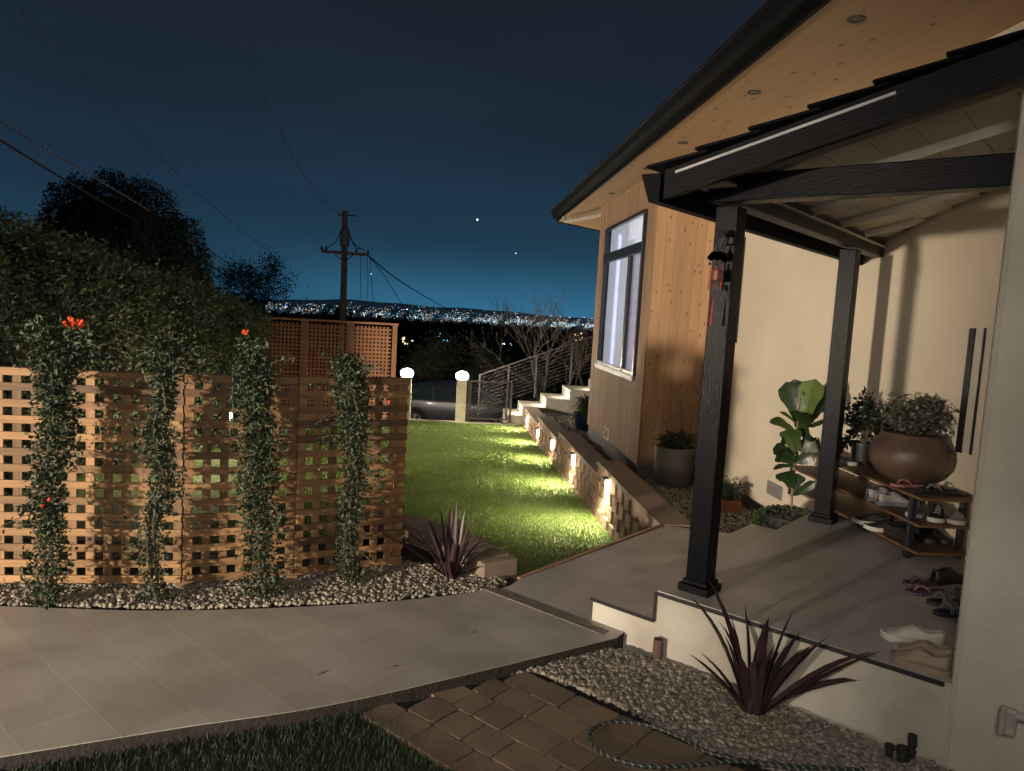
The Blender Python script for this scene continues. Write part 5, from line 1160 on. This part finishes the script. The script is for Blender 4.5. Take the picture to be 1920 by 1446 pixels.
# bigger bush at the hedge's near end, climbing above it
bs = thing('tall_shrub', 'dim leafy shrub rising above the hedge at the left edge', 'shrub', (-6.4, 8.2, -.8))
mb = MB(); mb.tube([(-6.6, 8.4, -.9), (-6.5, 8.3, 1.2), (-6.3, 8.2, 2.3)], [.08, .06, .03], 6); mb.build('stem', M_bark, bs)
g = rng.normal(0, 1, (5000, 3)); g /= np.linalg.norm(g, axis=1)[:, None]; pos = np.array([-6.8, 8.6, 1.5])+g*np.array([.95, 1.0, 1.05])*(1+.15*np.sin(g[:, :1]*8+g[:, 2:]*6))*(rng.uniform(.7, 1, 5000))[:, None]; mb = MB(); leaves(mb, pos, rng.uniform(.09, .15, 5000)); mb.build('leaves', M_fol, bs)
# big dark tree mass at the left, 20 m away: several crowns of one cypress-like tree
def blobtree(lobes, n, leafs, label, base, m, name='dark_tree', grp=None):
    t = thing(name, label, 'tree', base, group=grp); mb = MB(); mb.tube([base, (base[0], base[1], lobes[0][2])], [.25, .12], 8); mb.build('trunk', M_bark, t)
    mb = MB(); tot = sum(l[3]**2 for l in lobes)
    for (x_, y_, z_, r_, rz_) in lobes:
        k = int(n*r_*r_/tot); g = rng.normal(0, 1, (k, 3)); g /= np.linalg.norm(g, axis=1)[:, None]
        rad = (rng.uniform(.45, 1.0, k)**.35)*(1+.10*np.sin(g[:, 0]*9+x_)*np.cos(g[:, 2]*8)+rng.normal(0, .02, k)); pos = np.array([x_, y_, z_])+g*rad[:, None]*np.array([r_, r_, rz_]); leaves(mb, pos, rng.uniform(leafs*.6, leafs*1.3, k))
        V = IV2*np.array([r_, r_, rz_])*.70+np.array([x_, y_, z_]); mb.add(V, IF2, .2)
    mb.build('crown', m, t); return t
blobtree([(-11.9, 20, 2.6, 1.0, 2.1), (-11.0, 20, 2.6, 1.1, 2.3), (-10.1, 20, 2.4, 1.1, 2.35), (-9.3, 20.2, 1.8, .95, 2.1), (-8.95, 20.4, .9, .75, 1.6), (-12.6, 20, 1.6, 1.0, 1.9)], 75000, .085, 'huge black tree silhouette with several rounded tops at the left', (-10.5, 20, -3.0), M_dark)
# street-side trees seen against the city
tree((-13.6, 40, -4), 8.2, 'loose-limbed tree silhouette left of the utility pole', M_dark, M_dark, depth=6, leafn=7500, leafs=.13, grp='tree silhouettes against the city', cl=.24)
tree((-11.0, 39, -4), 6.6, 'lower tree silhouette touching the utility pole', M_dark, M_dark, depth=6, leafn=7500, leafs=.13, grp='tree silhouettes against the city', cl=.24)
tree((-16.2, 42, -4), 6.2, 'small dark tree silhouette between the hedge and the loose tree', M_dark, M_dark, depth=6, leafn=7500, leafs=.13, grp='tree silhouettes against the city', cl=.24)
tree((.95, 23.5, -2.3), 4.7, 'bare pale-branched tree beyond the stair rail, left one', None, M_barkp, depth=7, grp='bare trees beyond the stair rail', spread=.42, name='bare_tree')
tree((2.35, 24.5, -2.3), 4.4, 'bare pale-branched tree half hidden by the house wall', None, M_barkp, depth=6, grp='bare trees beyond the stair rail', spread=.42, name='bare_tree')
tree((-3.3, 30, -2.8), 3.2, 'leafy street tree behind the left pillar lamp', M_fol, M_bark, depth=5, leafn=3500, leafs=.13, name='street_tree', cl=.3)
tree((-1.0, 33, -2.8), 2.6, 'leafy dim bush-like tree above the gate pillar lamp', M_fol, M_bark, depth=5, leafn=3500, leafs=.14, name='street_tree', cl=.3)
tree((1.4, 31, -2.8), 3.0, 'leafy dim tree behind the stair rail', M_fol, M_bark, depth=5, leafn=2600, leafs=.13, name='street_tree', cl=.3)
# woods covering the slope: uncountable
n = 3600; d = 45*np.exp(rng.uniform(0, 1, n)*math.log(3200/45)); az = rng.uniform(radians(-32), radians(32), n)
x = d*np.sin(az); y = d*np.cos(az); zt_ = np.array([tz(a, b) for a, b in zip(x, y)]); s = np.clip(d*.014, 1.6, 13)*rng.uniform(.6, 1.3, n)
sz = np.column_stack([s, s, s*rng.uniform(.7, 1.5, n)]); sz[rng.random(n) < .25] *= np.array([.5, .5, 1.25])
jit = IV2*(1+.22*np.sin(IV2*4.1)*np.cos(IV2[:, ::-1]*5.3))
mb = MB(); scatter(mb, jit, IF2, np.column_stack([x, y, zt_+s*.25]), rots(n, .1), sz, rng.random(n)); tag(mb.build('distant_woods', mat('far_woods', (.006, .008, .0075), .95, (.004, .005, .005), tone=.5)), kind='stuff')
# far hills, pale blue colour standing in for distance haze
V = []; F = []; m_ = 90
for i in range(m_):
    a = radians(-40+80*i/(m_-1)); r_ = 19000; hgt = 90+75*math.sin(i*.19+1.2)+40*math.sin(i*.47)+18*math.sin(i*1.3); hgt = max(hgt, 20)*np.interp(math.degrees(a), [-40, -8, 12, 40], [.9, .7, .25, .2])-25
    V += [(r_*sin(a), r_*cos(a), -70), (r_*sin(a), r_*cos(a), hgt), ((r_+5000)*sin(a), (r_+5000)*cos(a), -70)]
for i in range(m_-1): o = i*3; F += [(o, o+3, o+4, o+1), (o+1, o+4, o+5, o+2)]
mb = MB(); mb.add(V, F); struct('hills', mb, mat('haze_tinted_hillside', (.72, .80, .88), 1, (.6, .68, .76), nscale=.0006), smooth=180)
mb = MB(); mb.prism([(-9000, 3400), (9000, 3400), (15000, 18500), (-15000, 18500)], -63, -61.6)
struct('city_plain', mb, mat('haze_tinted_plain', (.55, .62, .68), .95, (.3, .36, .4), nscale=.002))  # haze over the far ground put into the sheet's pale blue colour
# the city: thousands of lamps and lit windows
def em(name, c, s): return mat(name, c, .5, emis=c, estr=s)
EM = [em('white_city_light', (.85, .97, 1), 2.6), em('cyan_city_light', (.25, .8, 1), 2.0), em('amber_city_light', (1, .62, .28), 3), em('blue_city_light', (.12, .25, 1), 4), em('red_city_light', (1, .10, .06), 3), em('faint_city_light', (.25, .6, .8), 1.0), em('bright_city_light', (.8, .95, 1), 10)]
cube = np.array([(i, j, k) for i in (-.5, .5) for j in (-.5, .5) for k in (-.5, .5)]); cf = np.array([(0, 1, 3, 2), (4, 6, 7, 5), (0, 4, 5, 1), (2, 3, 7, 6), (0, 2, 6, 4), (1, 5, 7, 3)])
mb = MB(); n = 8200
el_ = rng.beta(1.6, 2.2, n)*1.0+.12     # degrees below the horizon
el_ = rng.uniform(.13, .92, n); el_[:3600] = rng.normal(.64, .12, 3600); azd = rng.uniform(-26, 24, n); azd[:2200] = rng.normal(2.5, 4.5, 2200)
el_ = np.clip(el_, .13, 1.4)
h_off = rng.uniform(4, 22, n); dist = (62+CAMH-h_off)/np.tan(np.radians(el_)); dist = np.clip(dist, 2300, 17500)
for q in range(n):
    D = dist[q]; a = radians(azd[q]); p = np.array([D*sin(a), D*cos(a), -62+h_off[q]]); u_ = rng.random(); s_ = D*.00026*rng.uniform(.6, 1.5)
    cl_ = math.sin(azd[q]*2.3)+math.sin(azd[q]*5.1+el_[q]*6)
    if cl_ < -.7 and u_ < .75: continue
    s_ *= rng.choice([.6, .8, 1, 1.5]); k = 0 if u_ < .18 else 1 if u_ < .40 else 2 if u_ < .60 else 3 if u_ < .635 else 4 if u_ < .65 else 5
    if rng.random() < .010: k = 6; s_ *= 1.3
    mb.add(cube*np.array([s_*rng.uniform(.8, 2.2), s_, s_*rng.uniform(.7, 1.2)])+p, cf, mi=k)
tag(mb.build('city_lights', EM), kind='stuff')
mb = MB()
for q in range(70):
    a = radians(rng.uniform(-14, 12)); D = 18700; hh = rng.uniform(-40, 40)*np.interp(math.degrees(a), [-14, -4, 12], [1.5, .8, .3]); mb.add(cube*rng.uniform(8, 15)+np.array([D*sin(a), D*cos(a), hh]), cf, mi=int(rng.choice([0, 2, 5, 5])))
tag(mb.build('hillside_lights', EM), kind='stuff')
# lit windows among the near woods
random.seed(3)
for i, (x_, y_, D, s_, k, lb) in enumerate(((762, 640, 130, .55, 2, 'cluster of warm lit windows in the woods above the left pillar lamp'), (830, 632, 260, .6, 1, 'small cyan-white light in the dark woods, left of centre'), (858, 660, 180, .35, 1, 'pale lights in the woods above the car'), (950, 648, 300, .6, 0, 'faint white light in the woods near the gate'), (1082, 632, 160, .4, 2, 'warm lit window behind the bare trees'))):
    mb = MB()
    for q in range(6):
        p = ony(x_+random.uniform(-12, 12), y_+random.uniform(-7, 7), D); mb.box(p, (s_*random.uniform(.1, .4), .1, s_*random.uniform(.1, .3)))
    tag(mb.build('house_lights', EM[k] if i else em('warm_window', (1, .80, .42), 1.6)), lb, 'house lights')
# stars and an aircraft light
for (x_, y_, s_, lb) in ((895, 412, 22, 'bright white aircraft light high above the city'), (967, 475, 11, 'tiny faint star right of the aircraft light'), (696, 514, 14, 'small star just right of the utility pole')):
    p = ony(x_, y_, 16000); mb = MB(); mb.add(IV1*s_+p, IF1); tag(mb.build('sky_light', EM[0]), lb, 'light')

for o in bpy.data.objects:
    if '_o' in o.keys(): del o['_o']
